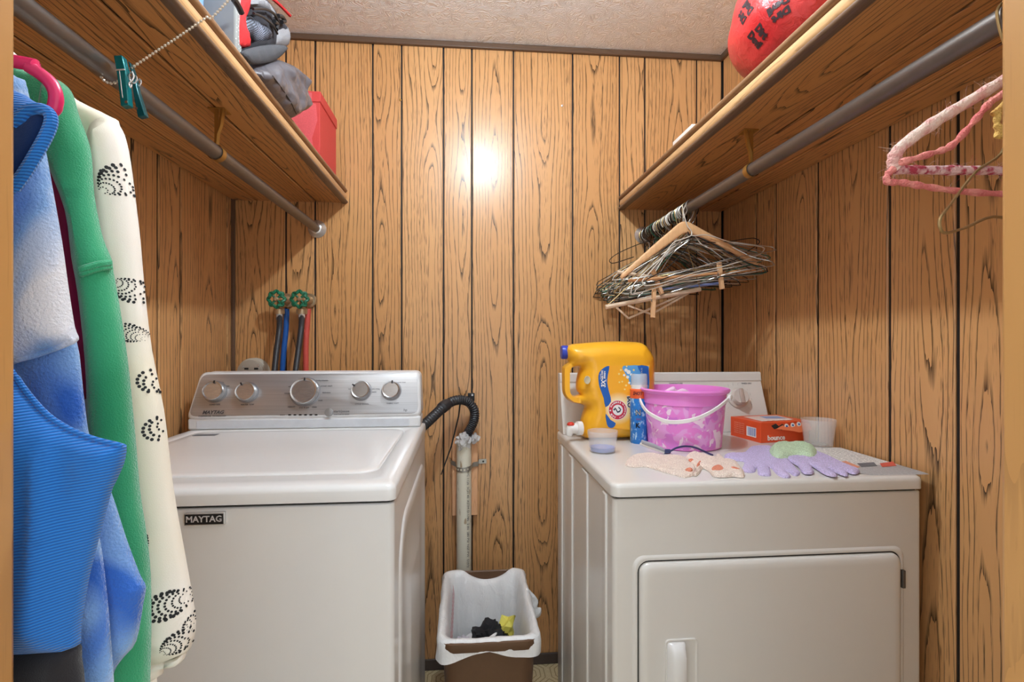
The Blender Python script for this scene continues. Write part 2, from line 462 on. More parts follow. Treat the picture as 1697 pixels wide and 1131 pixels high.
def bracket(x, y, label, flip):
    t = thing('rod_bracket', label, 'bracket', (x, y, ZS))
    z = ZS; s = flip
    MB().box(x - .018, x + .018, y - .012, y + .022, z - .003, z).build('plate', M_brass, t, bevel=.001)
    MB().box(x - .004, x + .004, y - .010, y - .006, ZR + .012, z - .002).build('flange_web', M_brass, t)
    MB().tube([(x + s * .014, y - .008, z - .004), (x + s * .012, y - .016, z - .045), (x + s * .004, y - .012, z - .06), (x, y - .008, ZR + RR)], .0055, 6).build('arm', M_brass, t)
    pts = [(x + (RR + .002) * math.cos(a), y - .008, ZR + (RR + .002) * math.sin(a)) for a in np.linspace(0, 2 * PI, 25)[:-1]]
    MB().rings([[(p[0], p[1] - .009, p[2]) for p in pts], [(p[0], p[1] + .009, p[2]) for p in pts]], False, False).build('strap', M_brass, t)
    return t
yb = P(362, 262, X=XRL).y; bracket(XRL, yb, 'brass rod bracket below the left shelf', 1)
yb2 = P(1242, 283, X=XRR).y; bracket(XRR, yb2, 'brass rod bracket below the right shelf', -1)
# ceiling lamp (above the frame; the light of the place)
lt = thing('ceiling_lamp', 'porcelain ceiling lampholder with a bare bulb', 'lamp', (LAMP[0], LAMP[1], ZC))
M_porc = plain('porcelain', c(236, 234, 228), .3)
MB().lathe([(.06, 0), (.06, -.012), (.045, -.03), (.028, -.045), (.026, -.078)], (LAMP[0], LAMP[1], ZC), 32).build('lampholder', M_porc, lt)
eb = NB('bulb_glow', (1, 1, 1, 1)); eb.set('Emission Color', (.80, .91, 1.0, 1)); eb.set('Emission Strength', BULB_STRENGTH)
zb = LAMP[2]
MB().lathe([(.013, .045), (.016, .03), (.027, .012), (.032, -.006), (.029, -.022), (.018, -.034), (.004, -.038)], (LAMP[0], LAMP[1], zb), 20).build('bulb', eb.m, lt)
# ---------------------------------------------------------------- washer
def brushed(name, col, rough=.3, metal=.85, st=(3, 400, 400)):
    b = NB(name, col, rough, metal)
    k = b.noise(b.scale(b.coord(), st), 1., 2.)
    b.link(b.mix(b.rng(k, .35, .65), col, tuple(v * .86 for v in col[:3]) + (1,)), 'Base Color')
    b.bump(k, .08, .0005); return b.m
M_steel = brushed('brushed_steel', c(188, 188, 190), .34, .75)
M_knob = brushed('knob_steel', c(206, 206, 206), .25, .85, (60, 300, 300))
M_ink = plain('ink_grey', c(70, 70, 74), .6)
M_black = plain('black_plastic', c(28, 28, 30), .4)
M_plastic_w = plain('white_plastic', c(228, 229, 230), .35)
ZW = P(655, 803, Y=.95).z; WR = P(655, 803, Y=.95).x; WL = WR - .681; WF = .95; WB = 1.68
t = thing('washing_machine', 'white top-load washing machine with silver control panel', 'washing machine', ((WL + WR) / 2, (WF + WB) / 2, 0))
MB().prism(rrect(WL + .003, WR - .003, WF + .006, WB, .012), lambda a, b_, h: (a, b_, h), .015, ZW - .036).build('cabinet', M_white, t, bevel=.003)
MB().box(WL + .012, WR - .012, WF + .014, WB - .02, ZW - .037, ZW - .030).build('seam', M_gap, t)
# deck: rim sloping up to a rounded lip, hollowed for the lid
LX0, LX1, LY0, LY1 = WL + .045, WR - .045, WF + .082, 1.545
def deck():
    m = MB(); n = 6
    o0 = rrect(WL, WR, WF, WB, .016, n); o1 = rrect(WL + .002, WR - .002, WF + .002, WB - .002, .016, n); o2 = rrect(WL + .012, WR - .012, WF + .014, WB - .012, .016, n)
    i0 = rrect(LX0, LX1, LY0, LY1, .045, n); i1 = rrect(LX0 + .004, LX1 - .004, LY0 + .004, LY1 - .004, .043, n)
    z = ZW
    m.rings([[(a, b_, h) for a, b_ in L] for L, h in ((o0, z - .030), (o0, z - .012), (o1, z - .004), (o2, z), (i0, z), (i1, z - .006))], False, True)
    return m
deck().build('top_deck', M_white, t, smooth=60)
ld = MB()
ld.rings([[(a, b_, h) for a, b_ in rrect(LX0 + k, LX1 - k, LY0 + k, LY1 - k, .042 - k * .5, 6)] for k, h in ((.0055, ZW - .0055), (.0065, ZW + .0005), (.010, ZW + .002), (.03, ZW + .0015))], False, True)
lid = ld.build('lid', M_white, t, smooth=60)
q0 = P(322, 721, Z=ZW + .003); q1 = P(366, 718, Z=ZW + .003)
MB().box(q0.x, q1.x, q0.y - .012, q0.y + .014, ZW + .0022, ZW + .0028).build('sticker', plain('sticker_grey', c(120, 120, 124), .5), lid)
# embossed side panel facing the dryer
def side_emboss(parent, x, sgn, y0, y1, z0, z1, mat, name='side_panel'):
    m = MB(); mp = lambda k, h: [(x + sgn * h, a, b_) for a, b_ in rrect(y0 + k, y1 - k, z0 + k, z1 - k, max(.025, .11 - k * .6), 8)]
    m.rings([mp(0, -.002), mp(.004, .003), mp(.012, .0045), mp(.035, .0045), mp(.055, .0005), mp(.16, .0005), mp(.18, .004), mp(.2, .0045)], False, True)
    return m.build(name, mat, parent, smooth=60)
side_emboss(t, WR - .003, 1, WF + .07, WB - .05, .10, ZW - .10, M_white)
# console: body lofted with trapezoid face, brushed face plate
yb0, yb1 = 1.578, 1.622
zb0, zb1, zt = ZW, ZW + .030, ZW + .167
XB0, XB1 = P(309, 700, Y=1.578).x, P(698, 700, Y=1.578).x
XT0, XT1 = P(334, 616, Y=1.622).x, P(697, 616, Y=1.622).x
def cface(k, out):
    """rounded trapezoid in the slanted face plane, inset k, moved out"""
    a, b_, cc, d_ = Vector((XB0 + k, zb1 + k)), Vector((XB1 - k, zb1 + k)), Vector((XT1 - k, zt - k)), Vector((XT0 + k * .9, zt - k))
    cs = [a, b_, cc, d_]; r = .020; pts = []
    for i in range(4):
        p, pv, nx = cs[i], cs[i - 1], cs[(i + 1) % 4]
        u, v_ = (pv - p).normalized(), (nx - p).normalized()
        for j in range(5):
            s_ = j / 4; pts.append(p + u * r * (1 - s_) ** 2 + v_ * r * s_ ** 2)
    sl = (yb1 - yb0) / (zt - zb1)
    return [(p.x, yb0 + (p.y - zb1) * sl - out, p.y + out * .3) for p in pts]
con = MB().rings([[(x, 1.665, z) for x, y, z in cface(.0, 0)], cface(0, -.012), cface(.0, .0), cface(.005, .007), cface(.008, .008)], True, True).build('console', M_plastic_w, t, smooth=50)
MB().box(XB0 + .004, XB1 - .002, yb0 - .004, 1.664, zb0, zb1 + .004).build('console_base', M_plastic_w, t, bevel=.006)
MB().box(XB0 + .03, XB1 - .035, yb0 - .0055, yb0 - .003, zb0 + .004, zb1 - .002).build('console_strip', plain('pale_strip', c(214, 218, 224), .3), t, bevel=.001)
MB().rings([cface(.009, .0075), cface(.009, .0092), cface(.010, .0096)], True, True).build('face_plate', M_steel, t, smooth=50)
sl = (yb1 - yb0) / (zt - zb1)
def onface(px, py, out=.0100):
    """point on the slanted console face seen at the pixel"""
    A = P(px, py, Y=1.5); d_ = (A - Vector((0, 0, CZ)))
    # face: y = yb0 - .0098 + (z - zb1 - .003) * sl
    tt = (yb0 - out + (CZ - zb1 - out * .3) * sl) / (d_.y - d_.z * sl)
    return Vector((0, 0, CZ)) + d_ * tt
fy = Vector((0, sl, 1)).normalized(); fx = Vector((1, 0, 0)); fn = fy.cross(fx) * 1.0
if fn.y > 0: fn = -fn
def wknob(px, py, rad, ang):
    p = onface(px, py)
    k = MB().lathe([(rad * 1.03, -.001), (rad * 1.02, .010), (rad * .97, .020), (rad * .93, .0225), (rad * .84, .0215), (rad * .80, .0195), (rad * .3, .0195)], p, 36, fn).build('knob', M_knob, t, smooth=35)
    q = p + fn * .0222 + (fx * math.sin(ang) + fy * math.cos(ang)) * rad * .86
    e = fx * math.sin(ang) + fy * math.cos(ang)
    M_ = Matrix((fn.cross(e), e, fn)).transposed()
    MB().obox(q, .004, .0085, .0025, M_).build('pointer', M_black, k)
    ring = MB().lathe([(rad * 1.13, -.0004), (rad * 1.13, .0006), (rad * 1.05, .0008)], p, 36, fn).build('bezel', plain('bezel', c(150, 150, 154), .4, .6), k)
for px, py, rad, ang in ((357, 650, .0295, .1), (410, 651, .0285, -.5), (506, 650, .040, .03), (599, 648, .0275, -1.0), (649, 648, .027, .15)):
    wknob(px, py, rad, ang)
p = onface(545, 684); MB().lathe([(.0125, 0), (.012, .003), (.0105, .0035)], p, 24, fn).build('start_button', plain('button_grey', c(150, 150, 150), .35, .4), t)
for i in range(6):
    p = onface(480 + i * 8.8, 688); MB().obox(p + fn * .0004, .0075, .0036, .0016, Matrix((fx, fy, -fn)).transposed()).build('indicator_light', M_black, t)
FT = lambda px, py: frame(onface(px, py) + fn * .0002, fx, fy)
text('MAYTAG', .0145, FT(353, 684), M_ink, t, shear=.25, bold=.0004)
for s_, px, py, sz in (('COMMERCIAL TECHNOLOGY', 352, 690, .0058), ('start/pause', 566, 682, .0105), ('hold 3 sec to cancel', 566, 687, .0055),
        ('LOAD SIZE', 356, 671, .0062), ('WATER TEMP', 410, 671, .0062), ('CYCLE SIGNAL', 600, 670, .0062), ('FABRIC SOFT', 651, 669, .0062),
        ('auto', 368, 634, .006), ('large', 377, 640, .006), ('normal', 514, 629, .007), ('bulky/sheets', 534, 631, .007), ('power wash', 541, 640, .007), ('delicates', 541, 651, .007), ('soak', 531, 664, .007),
        ('rinse', 495, 631, .007), ('whites', 483, 641, .007), ('casual', 476, 652, .007), ('HEAVY', 483, 675, .007), ('drain & spin', 504, 676, .006), ('clean', 521, 675, .007),
        ('high', 588, 638, .006), ('low', 580, 645, .006), ('extra rinse', 622, 645, .006), ('warm', 620, 650, .006), ('off', 644, 634, .006), ('second rinse', 664, 634, .006), ('status', 468, 688, .006), ('hp', 672, 680, .011)):
    text(s_, sz, FT(px, py), M_ink, t)
# badge on the front
b0, b1 = P(305, 872, Y=WF), P(372.5, 849.5, Y=WF)
bd = MB().box(b0.x, b1.x, WF - .001, WF + .008, b0.z, b1.z).build('badge', M_chrome, t, bevel=.001)
MB().box(b0.x + .002, b1.x - .002, WF - .002, WF, b0.z + .002, b1.z - .002).build('badge_plate', M_black, bd)
text('MAYTAG', .0150, frame(((b0.x + b1.x) / 2, WF - .0022, (b0.z + b1.z) / 2), (1, 0, 0), (0, 0, 1)), plain('badge_silver', c(225, 225, 228), .35, .4), bd, bold=.0003)
for x in (WL + .05, WR - .05):
    for y in (WF + .06, WB - .06): MB().lathe([(.02, 0), (.02, .012), (.01, .016)], (x, y, 0), 16).build('foot', M_black, t)

# ---------------------------------------------------------------- dryer
DF = 1.02; DX0 = P(1015, 803, Y=DF).x; DX1 = P(1534, 800, Y=DF).x; ZD = P(1018, 803, Y=DF).z; DB = 1.665
t = thing('clothes_dryer', 'white front-load clothes dryer topped with detergent, bucket and gloves', 'dryer', ((DX0 + DX1) / 2, (DF + DB) / 2, 0))
MB().prism(rrect(DX0 + .003, DX1 - .003, DF + .006, DB, .010), lambda a, b_, h: (a, b_, h), .02, ZD - .033).build('cabinet', M_white_d, t, bevel=.003)
MB().box(DX0 + .012, DX1 - .012, DF + .014, DB - .02, ZD - .035, ZD - .026).build('seam', M_gap, t)
m = MB(); z = ZD
m.rings([[(a, b_, h) for a, b_ in rrect(DX0 + k, DX1 - k, DF + k, DB - k, .018, 6)] for k, h in ((0, z - .027), (0, z - .010), (.0015, z - .004), (.005, z - .001), (.010, z))], True, True)
m.build('top_panel', M_white_d, t, smooth=60)
# front door with rolled edge in a recess
dx0, dx1, dz1, dz0 = P(1060, 935, Y=DF).x, P(1492, 925, Y=DF).x, P(1062, 934, Y=DF).z, .16
mp = lambda k, h: [(a, DF + .006 - h, b_) for a, b_ in rrect(dx0 + k, dx1 - k, dz0 + k, dz1 - k, .02, 6)]
MB().rings([mp(-.004, -.001), mp(-.004, .0006)], True, True).build('door_recess', M_gap, t)
MB().rings([[(a, DF + .006 - h, b_) for a, b_ in rrect(dx0 - kk, dx1 + kk, dz0 - kk, dz1 + kk, .024, 6)] for kk, h in ((.014, -.001), (.010, .003), (.006, .004), (.0035, .003), (.003, -.001))], False, False).build('door_surround', M_white_d, t, smooth=60)
door = MB().rings([mp(0, .0), mp(.0005, .006), (mp(.003, .010)), mp(.009, .0125), mp(.02, .013)], True, True).build('door', M_white_d, t, smooth=60)
hx0, hx1, hz1 = P(1103, 1060, Y=DF - .01).x, P(1157, 1060, Y=DF - .01).x, P(1130, 1060, Y=DF - .01).z; hz0 = hz1 - .15
ml = lambda k, h: [(a, DF - .007 - h, b_) for a, b_ in rrect(hx0 + k, hx1 - k, hz0 + k, hz1 - k, .008, 4)]
MB().rings([ml(0, -.001), ml(.001, .003), ml(.003, .003), ml(.005, .0012), ml(.006, .0010)], False, True).build('handle_plate', M_white_d, door, smooth=50)
hm = MB()
gx0, gx1 = hx0 + .004, hx0 + .040
hm.rings([[(x, DF - .008 - o_ * math.sin(k / 8 * PI * .5 if True else 0), zz) for x, o_, zz in rr] for k, rr in []]) if False else None
prof = [(gx0, .0), (gx0 + .003, .012), (gx0 + .012, .019), (gx1 - .010, .021), (gx1 - .003, .019), (gx1, .012), (gx1 - .004, .0)]
rs = []
for zz, sc in ((hz1 - .006, .15), (hz1 - .010, .55), (hz1 - .018, .85), (hz1 - .03, 1.), (hz0 + .03, 1.), (hz0 + .012, .7), (hz0 + .006, .15)):
    rs.append([(x, DF - .0075 - o_ * sc, zz) for x, o_ in prof])
hm.rings(rs).build('handle', M_white, door, smooth=50)
for pz in (960, 1180):
    hp = P(1494.5, pz, Y=DF)
    MB().box(hp.x - .001, hp.x + .006, DF - .004, DF + .004, hp.z - .019, hp.z + .019).build('hinge', plain('hinge_grey', c(110, 106, 102), .4, .6), t, bevel=.001)
# side ribs
for y0, y1 in ((1.07, 1.10), (1.24, 1.30), (1.42, 1.47), (1.57, 1.60)):
    MB().box(DX0 - .001, DX0 + .008, y0, y1, .021, ZD - .034).build('side_rib', M_white_d, t, bevel=.004, seg=3)
# console
Yc0, Yc1 = 1.575, 1.635; zc0, zc1, zct = ZD, ZD + .02, ZD + .188
cx0, cx1 = DX0 + .004, DX1 - .006
sec = [(Yc0 - .002, zc0), (Yc0, zc0 + .02), (Yc1 - .008, zct - .032), (Yc1 - .010, zct - .028), (Yc1 - .006, zct - .003), (Yc1 - .001, zct), (DB, zct - .002), (DB, zc0)]
MB().rings([[(x, y, z_) for y, z_ in sec] for x in (cx0, cx0 + .003, cx1 - .003, cx1)]).build('console', M_white_d, t, smooth=30, bevel=.002)
sld = (Yc1 - .008 - Yc0) / (zct - .032 - zc0 - .02)
def ond(px, py, out=.0006):
    d_ = P(px, py, Y=1.) - Vector((0, 0, CZ))
    tt = (Yc0 - out + (CZ - zc0 - .02) * sld) / (d_.y - d_.z * sld)
    return Vector((0, 0, CZ)) + d_ * tt
dy = Vector((0, sld, 1)).normalized(); dn = dy.cross(fx)
if dn.y > 0: dn = -dn
p = ond(1222, 660)
k = MB().lathe([(.034, 0), (.034, .004), (.030, .008), (.027, .010), (.0255, .026), (.024, .028)], p, 36, dn).build('knob', plain('knob_cream', c(214, 205, 196), .4), t, smooth=35)
M_ = Matrix((fx, dn, -dy)).transposed()
MB().obox(p + dn * .030, .012, .009, .048, M_).build('grip', plain('grip_tan', c(190, 172, 160), .4), k, bevel=.002)
for i in range(14):
    a = -2.3 + i * .36; q = p + (fx * math.sin(a) + dy * math.cos(a)) * .048
    MB().obox(q + dn * .0002, .0012, .0052 if i % 2 else .009, .0006, Matrix((fx.cross(dn), dy, dn)).transposed() @ Matrix.Rotation(-a, 3, 'Z')).build('dial_mark', M_ink, t)
text('TIMED DRY', .007, frame(ond(1237, 636), fx, dy), M_ink, t)
text('TEMPERATURE', .007, frame(ond(1120, 636), fx, dy), M_ink, t)
for x in (DX0 + .05, DX1 - .05):
    for y in (DF + .06, DB - .06): MB().lathe([(.02, 0), (.02, .018), (.01, .022)], (x, y, 0), 16).build('foot', M_black, t)

# ---------------------------------------------------------------- valves and supply hoses
M_valve = plain('valve_green', c(28, 110, 78), .35)
M_brassn = plain('worn_brass', c(190, 168, 136), .35, .7)
def valve(px, py, label):
    y = D - .075; p = P(px, py, Y=y)
    t = thing('supply_valve', label, 'valve', (p.x, D, p.z))
    n = 8; pts = []
    for i in range(n * 6):
        a = 2 * PI * i / (n * 6); r = .0265 + .0035 * math.cos(n * a)
        pts.append((p.x + r * math.cos(a), y - .012 + .003 * math.cos(n * a), p.z + r * math.sin(a)))
    wh = MB().tube(pts, .0058, 8, closed=True)
    for i in range(4):
        a = PI / 4 + PI / 2 * i
        wh.tube([(p.x, y - .008, p.z), (p.x + .024 * math.cos(a), y - .012, p.z + .024 * math.sin(a))], .0042, 6)
    wh.build('handwheel', M_valve, t)
    MB().lathe([(.008, 0), (.008, .008), (.005, .011)], (p.x, y - .010, p.z), 12, (0, -1, 0)).build('screw', M_brassn, t)
    MB().lathe([(.006, -.012), (.006, .02), (.012, .022), (.014, .04), (.017, .044), (.017, .060), (.026, .062), (.026, .071)], (p.x + .004, y, p.z), 18, (.12, 1, .02)).build('body', M_brassn, t)
    o = Vector((p.x, y + .028, p.z))
    MB().tube([o, o + Vector((0, -.006, -.022)), o + Vector((-.001, -.008, -.034))], [.011, .011, .012], 14).build('outlet', M_brassn, t)
    MB().lathe([(.018, -.006), (.019, 0), (.019, .012), (.014, .016)], o + Vector((-.001, -.008, -.046)), 12).build('coupling', M_brassn, t)
    # ear for the wall screws
    MB().box(p.x + .012, p.x + .032, D - .012, D - .001, p.z - .016, p.z + .018).build('wall_ear', M_brassn, t, bevel=.003)
    return o + Vector((-.001, -.008, -.05))
o1 = valve(460, 496.5, 'green handwheel water valve on the left, above black and blue hoses')
o2 = valve(498, 496.5, 'green handwheel water valve on the right, above black and red hoses')
def hose(name, label, pts, r, mat, ferr=None):
    t = thing(name, label, 'hose', pts[-1])
    MB().tube(smooth_poly(pts, 5, False), r, 14).build('tube', mat, t)
    if ferr: MB().tube([Vector(pts[0]) + Vector((0, 0, .012)), pts[0], Vector(pts[0]).lerp(Vector(pts[1]), .35)], [.0115, .0118, .0112], 14).build('ferrule', ferr, t)
M_hose = plain('hose_black', c(46, 46, 50), .5); M_hb = plain('hose_blue', c(20, 92, 176), .4); M_hr = plain('hose_red', c(206, 84, 74), .45)
def hp(px, py, y): return P(px, py, Y=y)
hose('supply_hose', 'black rubber hose hanging from the left green valve', [o1, hp(463, 545, 1.87), hp(458, 585, 1.84), hp(454, 625, 1.80), hp(450, 690, 1.76)], .0098, M_hose, M_chrome)
hose('supply_hose', 'black rubber hose hanging from the right green valve', [o2, hp(499, 545, 1.87), hp(494, 585, 1.84), hp(489, 625, 1.80), hp(486, 690, 1.76)], .0098, M_hose, M_chrome)
hose('supply_pipe', 'blue pipe behind the black hose of the left valve', [hp(475, 512, D - .03), hp(474, 545, D - .025), hp(470, 585, D - .025), hp(468, 625, D - .025), hp(467, 720, D - .025)], .0095, M_hb)
hose('supply_pipe', 'red pipe behind the black hose of the right valve', [hp(511, 512, D - .03), hp(509, 540, D - .025), hp(507, 575, D - .025), hp(507, 625, D - .025), hp(507, 720, D - .025)], .0098, M_hr)
# round outlet behind the console
p = P(418, 612, Y=D - .03); t = thing('power_outlet', 'round grey surface power outlet on the wall behind the washer', 'outlet', (p.x, D, p.z))
M_gr = plain('outlet_grey', c(176, 166, 152), .5)
MB().lathe([(.052, 0), (.052, .03), (.049, .036)], (p.x, D, p.z - .012), 32, (0, -1, 0)).build('housing', plain('housing_cream', c(206, 200, 186), .5), t)
MB().lathe([(.046, .0355), (.046, .039), (.044, .040)], (p.x - .004, D, p.z - .012), 32, (0, -1, 0)).build('face', M_gr, t)
for dx, dz in ((-.028, .02), (.026, .026)):
    MB().lathe([(.005, 0), (.004, .002)], (p.x + dx, D - .04, p.z - .012 + dz), 10, (0, -1, 0)).build('screw', M_chrome, t)
for dx in (-.016, .018):
    MB().obox((p.x + dx, D - .0405, p.z + .002), .014, .002, .007).build('slot', M_gap, t)

# ---------------------------------------------------------------- standpipe, board, strap, drain hose, cable tie
M_pvc = NB('pvc', c(226, 222, 204), .35)
k = M_pvc.noise(M_pvc.scale(M_pvc.coord(), (60, 60, 18)), 1., 3.)
M_pvc.link(M_pvc.mix(M_pvc.rng(k, .62, .70), c(230, 226, 208), c(180, 160, 130)), 'Base Color'); M_pvc = M_pvc.m
M_board = wood('pine_board', c(240, 190, 146), c(226, 168, 120), c(186, 124, 80), freq=90., cover=.4, pores=.2, rough=.6)
ys = 1.915
pa, pb = P(756, 735, Y=ys - .03), P(781.5, 735, Y=ys - .03); px_ = (pa.x + pb.x) / 2; pr = (pb.x - pa.x) / 2; zt_ = pa.z
t = thing('standpipe', 'cream plastic drain standpipe behind the wastebasket', 'pipe', (px_, ys, 0))
MB().lathe([(pr - .004, -.02), (pr - .004, zt_ - .001), (pr, zt_), (pr, 0.)][::-1] and [(pr, 0), (pr, zt_), (pr - .004, zt_), (pr - .004, zt_ - .08)], (px_, ys, 0), 28, cap1=True).build('pipe', M_pvc, t)
MR = Matrix(((0, -1, 0), (0, 0, -1), (1, 0, 0)))
a0 = .55
tx = text('PVC 1120  SCH 40  ASTM D-1785  2 IN  280 PSI  NSF-PW  DWV', .0125, None, M_ink, t, warp=lambda p: Vector((px_ + (pr + .0006) * math.sin(a0 + p.y / pr), ys - (pr + .0006) * math.cos(a0 + p.y / pr), .60 - p.x * 1.05)))
b0, b1 = P(749.5, 855, Y=D - .03), P(791.5, 728, Y=D - .03)
tag(bar_wood('backing_board', b0.x, b1.x, D - .032, D - .001, b0.z, b1.z, M_board, bevel=.001), 'bare pine board fixed behind the top of the standpipe', 'board')
t = thing('pipe_strap', 'galvanised perforated strap holding the standpipe to the wall', 'strap', P(770, 776, Y=ys))
M_galv = plain('galvanised', c(178, 176, 168), .38, .7)
zs = P(770, 775, Y=ys - .03).z
bx0_, bx1_ = b0.x, b1.x
pts = [(bx0_ - .012, D - .004), (bx0_ - .004, D - .036), (px_ - pr - .004, D - .046)] + [(px_ + (pr + .0015) * math.sin(a), ys - (pr + .0015) * math.cos(a)) for a in np.linspace(-1.35, 1.3, 14)] + [(px_ + pr + .006, D - .043), (bx1_ + .002, D - .036), (bx1_ + .005, D - .004), (bx1_ + .034, D - .003)]
dzf = lambda i: .010 - .02 * min(1, i / 4) + .008 * max(0, (i - 10) / 8)
MB().rings([[(x, y, zs + dzf(i) - .0085), (x, y, zs + dzf(i) + .0085), (x + .0006, y - .0012, zs + dzf(i) + .0085), (x + .0006, y - .0012, zs + dzf(i) - .0085)] for i, (x, y) in enumerate(pts)]).build('band', M_galv, t, smooth=30)
for i in (4, 6, 8, 10, 12):
    x, y = pts[i]; nn = Vector((x - px_, y - ys, 0)).normalized()
    MB().lathe([(.0036, 0), (.0034, .0004)], Vector((x, y, zs + dzf(i))) + nn * .0016, 10, nn).build('hole', M_pvc, t)
MB().lathe([(.004, 0), (.003, .003)], (pts[-1][0] - .012, D - .004, zs + dzf(19)), 10, (0, -1, 0)).build('screw', M_gap, t)
# drain hose (corrugated)
hpts = [P(x, y, Y=yy) for x, y, yy in ((690, 715, 1.70), (706, 702, 1.74), (722, 687, 1.79), (737, 673, 1.84), (755, 664, 1.885), (773, 665, 1.905), (785, 678, ys - .005), (786, 695, ys), (780, 710, ys), (773, 722, ys), (769, 738, ys), (768, 760, ys))]
hs = smooth_poly(hpts, 10, False)
rad = [.0165 + (.0018 if i % 2 else -.0012) for i in range(len(hs))]
for i in range(len(hs)):
    if len(hs) * .80 < i < len(hs) * .86 or len(hs) * .24 < i < len(hs) * .29: rad[i] = .021
    elif i >= len(hs) * .80: rad[i] = .0155
t = thing('drain_hose', 'black corrugated drain hose hooked into the standpipe', 'hose', hpts[0])
MB().tube(hs, rad, 14).build('tube', M_hose, t, smooth=30)
cp = P(781, 658, Y=D - .01); MB().box(cp.x - .013, cp.x + .013, D - .006, D - .002, cp.z - .018, cp.z + .014).build('clip', M_black, t, bevel=.002)
MB().lathe([(.004, 0), (.003, .002)], (cp.x + .004, D - .006, cp.z + .006), 10, (0, -1, 0)).build('clip_screw', M_chrome, t)
tag(MB().tube([P(763, 664, Y=ys - .03), P(760, 690, Y=ys - .03), P(748, 740, Y=ys - .03), P(731, 787, Y=ys - .03)], [.0032, .0028, .0028, .002], 6).build('cable_tie', M_black), 'long thin black cable tie tail dangling from the drain hose', 'cable tie')
# crumpled plastic in the pipe mouth
M_film = NB('clear_film', c(235, 236, 238), .15); M_film.set('Alpha', .65); M_film = M_film.m
def crumple(ctr, r, seed, flat=1.0, n=3, amp=.5):
    bm = bmesh.new(); bmesh.ops.create_icosphere(bm, subdivisions=n, radius=1)
    m = MB(); vs = []
    for v in bm.verts:
        k = 1 + amp * nz(v.co.x * 2.1 + seed, v.co.y * 2.1, v.co.z * 2.1) + amp * .6 * nz(v.co.x * 5 + seed, v.co.y * 5, v.co.z * 5)
        vs.append((ctr[0] + v.co.x * r * k, ctr[1] + v.co.y * r * k, ctr[2] + v.co.z * r * k * flat))
    m.add(vs, [[q.index for q in f.verts] for f in bm.faces]); bm.free(); return m
p = P(767, 731, Y=ys - .02); t = thing('plastic_wrap', 'crumpled clear plastic wrap stuffed around the hose in the pipe mouth', 'plastic wrap', p)
crumple(p, .028, 3.1).build('wad', M_film, t, smooth=15)
p2 = P(786, 727, Y=ys + .01); crumple(p2, .019, 8.1).build('wad', M_film, t, smooth=15)

# ---------------------------------------------------------------- wastebasket with liner
M_can = plain('brown_plastic', c(96, 68, 46), .4)
CXc, CY0, CY1, ZCAN = .062, 1.335, 1.76, P(800, 945, Y=1.76).z
t = thing('wastebasket', 'brown plastic wastebasket with a white liner below the standpipe', 'wastebasket', (CXc, (CY0 + CY1) / 2, 0))
hw = .127
def canring(k, z, r=.035): return [(a, b_, z) for a, b_ in rrect(CXc - hw + k, CXc + hw - k, CY0 + k, CY1 - k, r, 6)]
MB().rings([canring(.028, 0), canring(.004, ZCAN - .025), canring(0, ZCAN - .025), canring(-.003, ZCAN - .012), canring(-.002, ZCAN - .002), canring(.003, ZCAN), canring(.007, ZCAN - .003), canring(.03, .006)], True, True).build('bin', M_can, t, smooth=40)
b = NB('liner_film', c(238, 238, 238), .35); b.set('Sheen Weight', .0)
vv = b.coord(); b.bump(b.noise(b.scale(vv, (1, 1, .45)), 38., 4., .6, 1.2), .8, .006); M_liner = b.m
def liner():
    m = MB(); n = 96; base = resample(rrect(-hw, hw, -.2, .2, .035, 8), .0105)
    N = len(base); rows = []
    cyc = (CY0 + CY1) / 2
    ik = lambda z_: .017 + (ZCAN - z_) / ZCAN * .024
    prof = [(ik(z_), z_) for z_ in (.10, .17, .24, .31, .36, .40)] + [(.014, ZCAN - .012), (.006, ZCAN + .004), (-.003, ZCAN + .006), (-.010, ZCAN - .002), (-.012, ZCAN - .016), (-.012, ZCAN - .03), (-.013, ZCAN - .042)]
    for ri, (k, z_) in enumerate(prof):
        row = []
        for i, (a, b_) in enumerate(base):
            d_ = Vector((a / hw, b_ / .2)); s_ = 1 - k / hw; sb = 1 - k / .2
            w_ = nz(a * 22, b_ * 22, ri * .45) * (.011 if ri < 6 else .0035) + nz(a * 60, b_ * 60, ri * .8) * .002
            ln = d_.length; x = CXc + a * s_ + d_.x / ln * w_; y = cyc + b_ * sb + d_.y / ln * w_
            zz = z_ + (nz(a * 14, b_ * 14, 5) * .008 if ri > 9 else 0)
            if ri > 8:
                hem = .75 + .5 * nz(a * 7 + 3, b_ * 5, 2.)                      # uneven overhang
                if b_ < -.15: hem += .5 * (abs(a) / hw) - .45
                if b_ > .17: hem = -.1
                zz = prof[8][1] + (zz - prof[8][1]) * max(.12, hem + .35)
            if b_ > .16 and 3 <= ri: zz -= .034 * max(0, math.cos(min(1, abs((a - .01) / .075)) * PI / 2)) ** .7 * (1 if ri >= 6 else .5)   # sags at the back
            row.append((x, y, zz))
        rows.append(row)
    m.rings(rows, True, False); return m
lo = liner().build('liner', M_liner, t, smooth=70)
# printed stripe band on the liner's inner left side
M_pinkp = plain('liner_print', c(226, 150, 160), .5)
for k in range(13):
    for j in range(3):
        y0 = CY0 + .05 + k * .024 + j * .006; zz = ZCAN - .012 - j * .014
        MB().add([(CXc - hw + .024 + j * .0015, y0, zz), (CXc - hw + .024 + j * .0015, y0 + .012, zz + .002), (CXc - hw + .024 + (j + 1) * .0015, y0 + .016, zz - .010), (CXc - hw + .024 + (j + 1) * .0015, y0 + .004, zz - .012)], [(0, 1, 2, 3)]).build('print_mark', M_pinkp, lo, smooth=0)
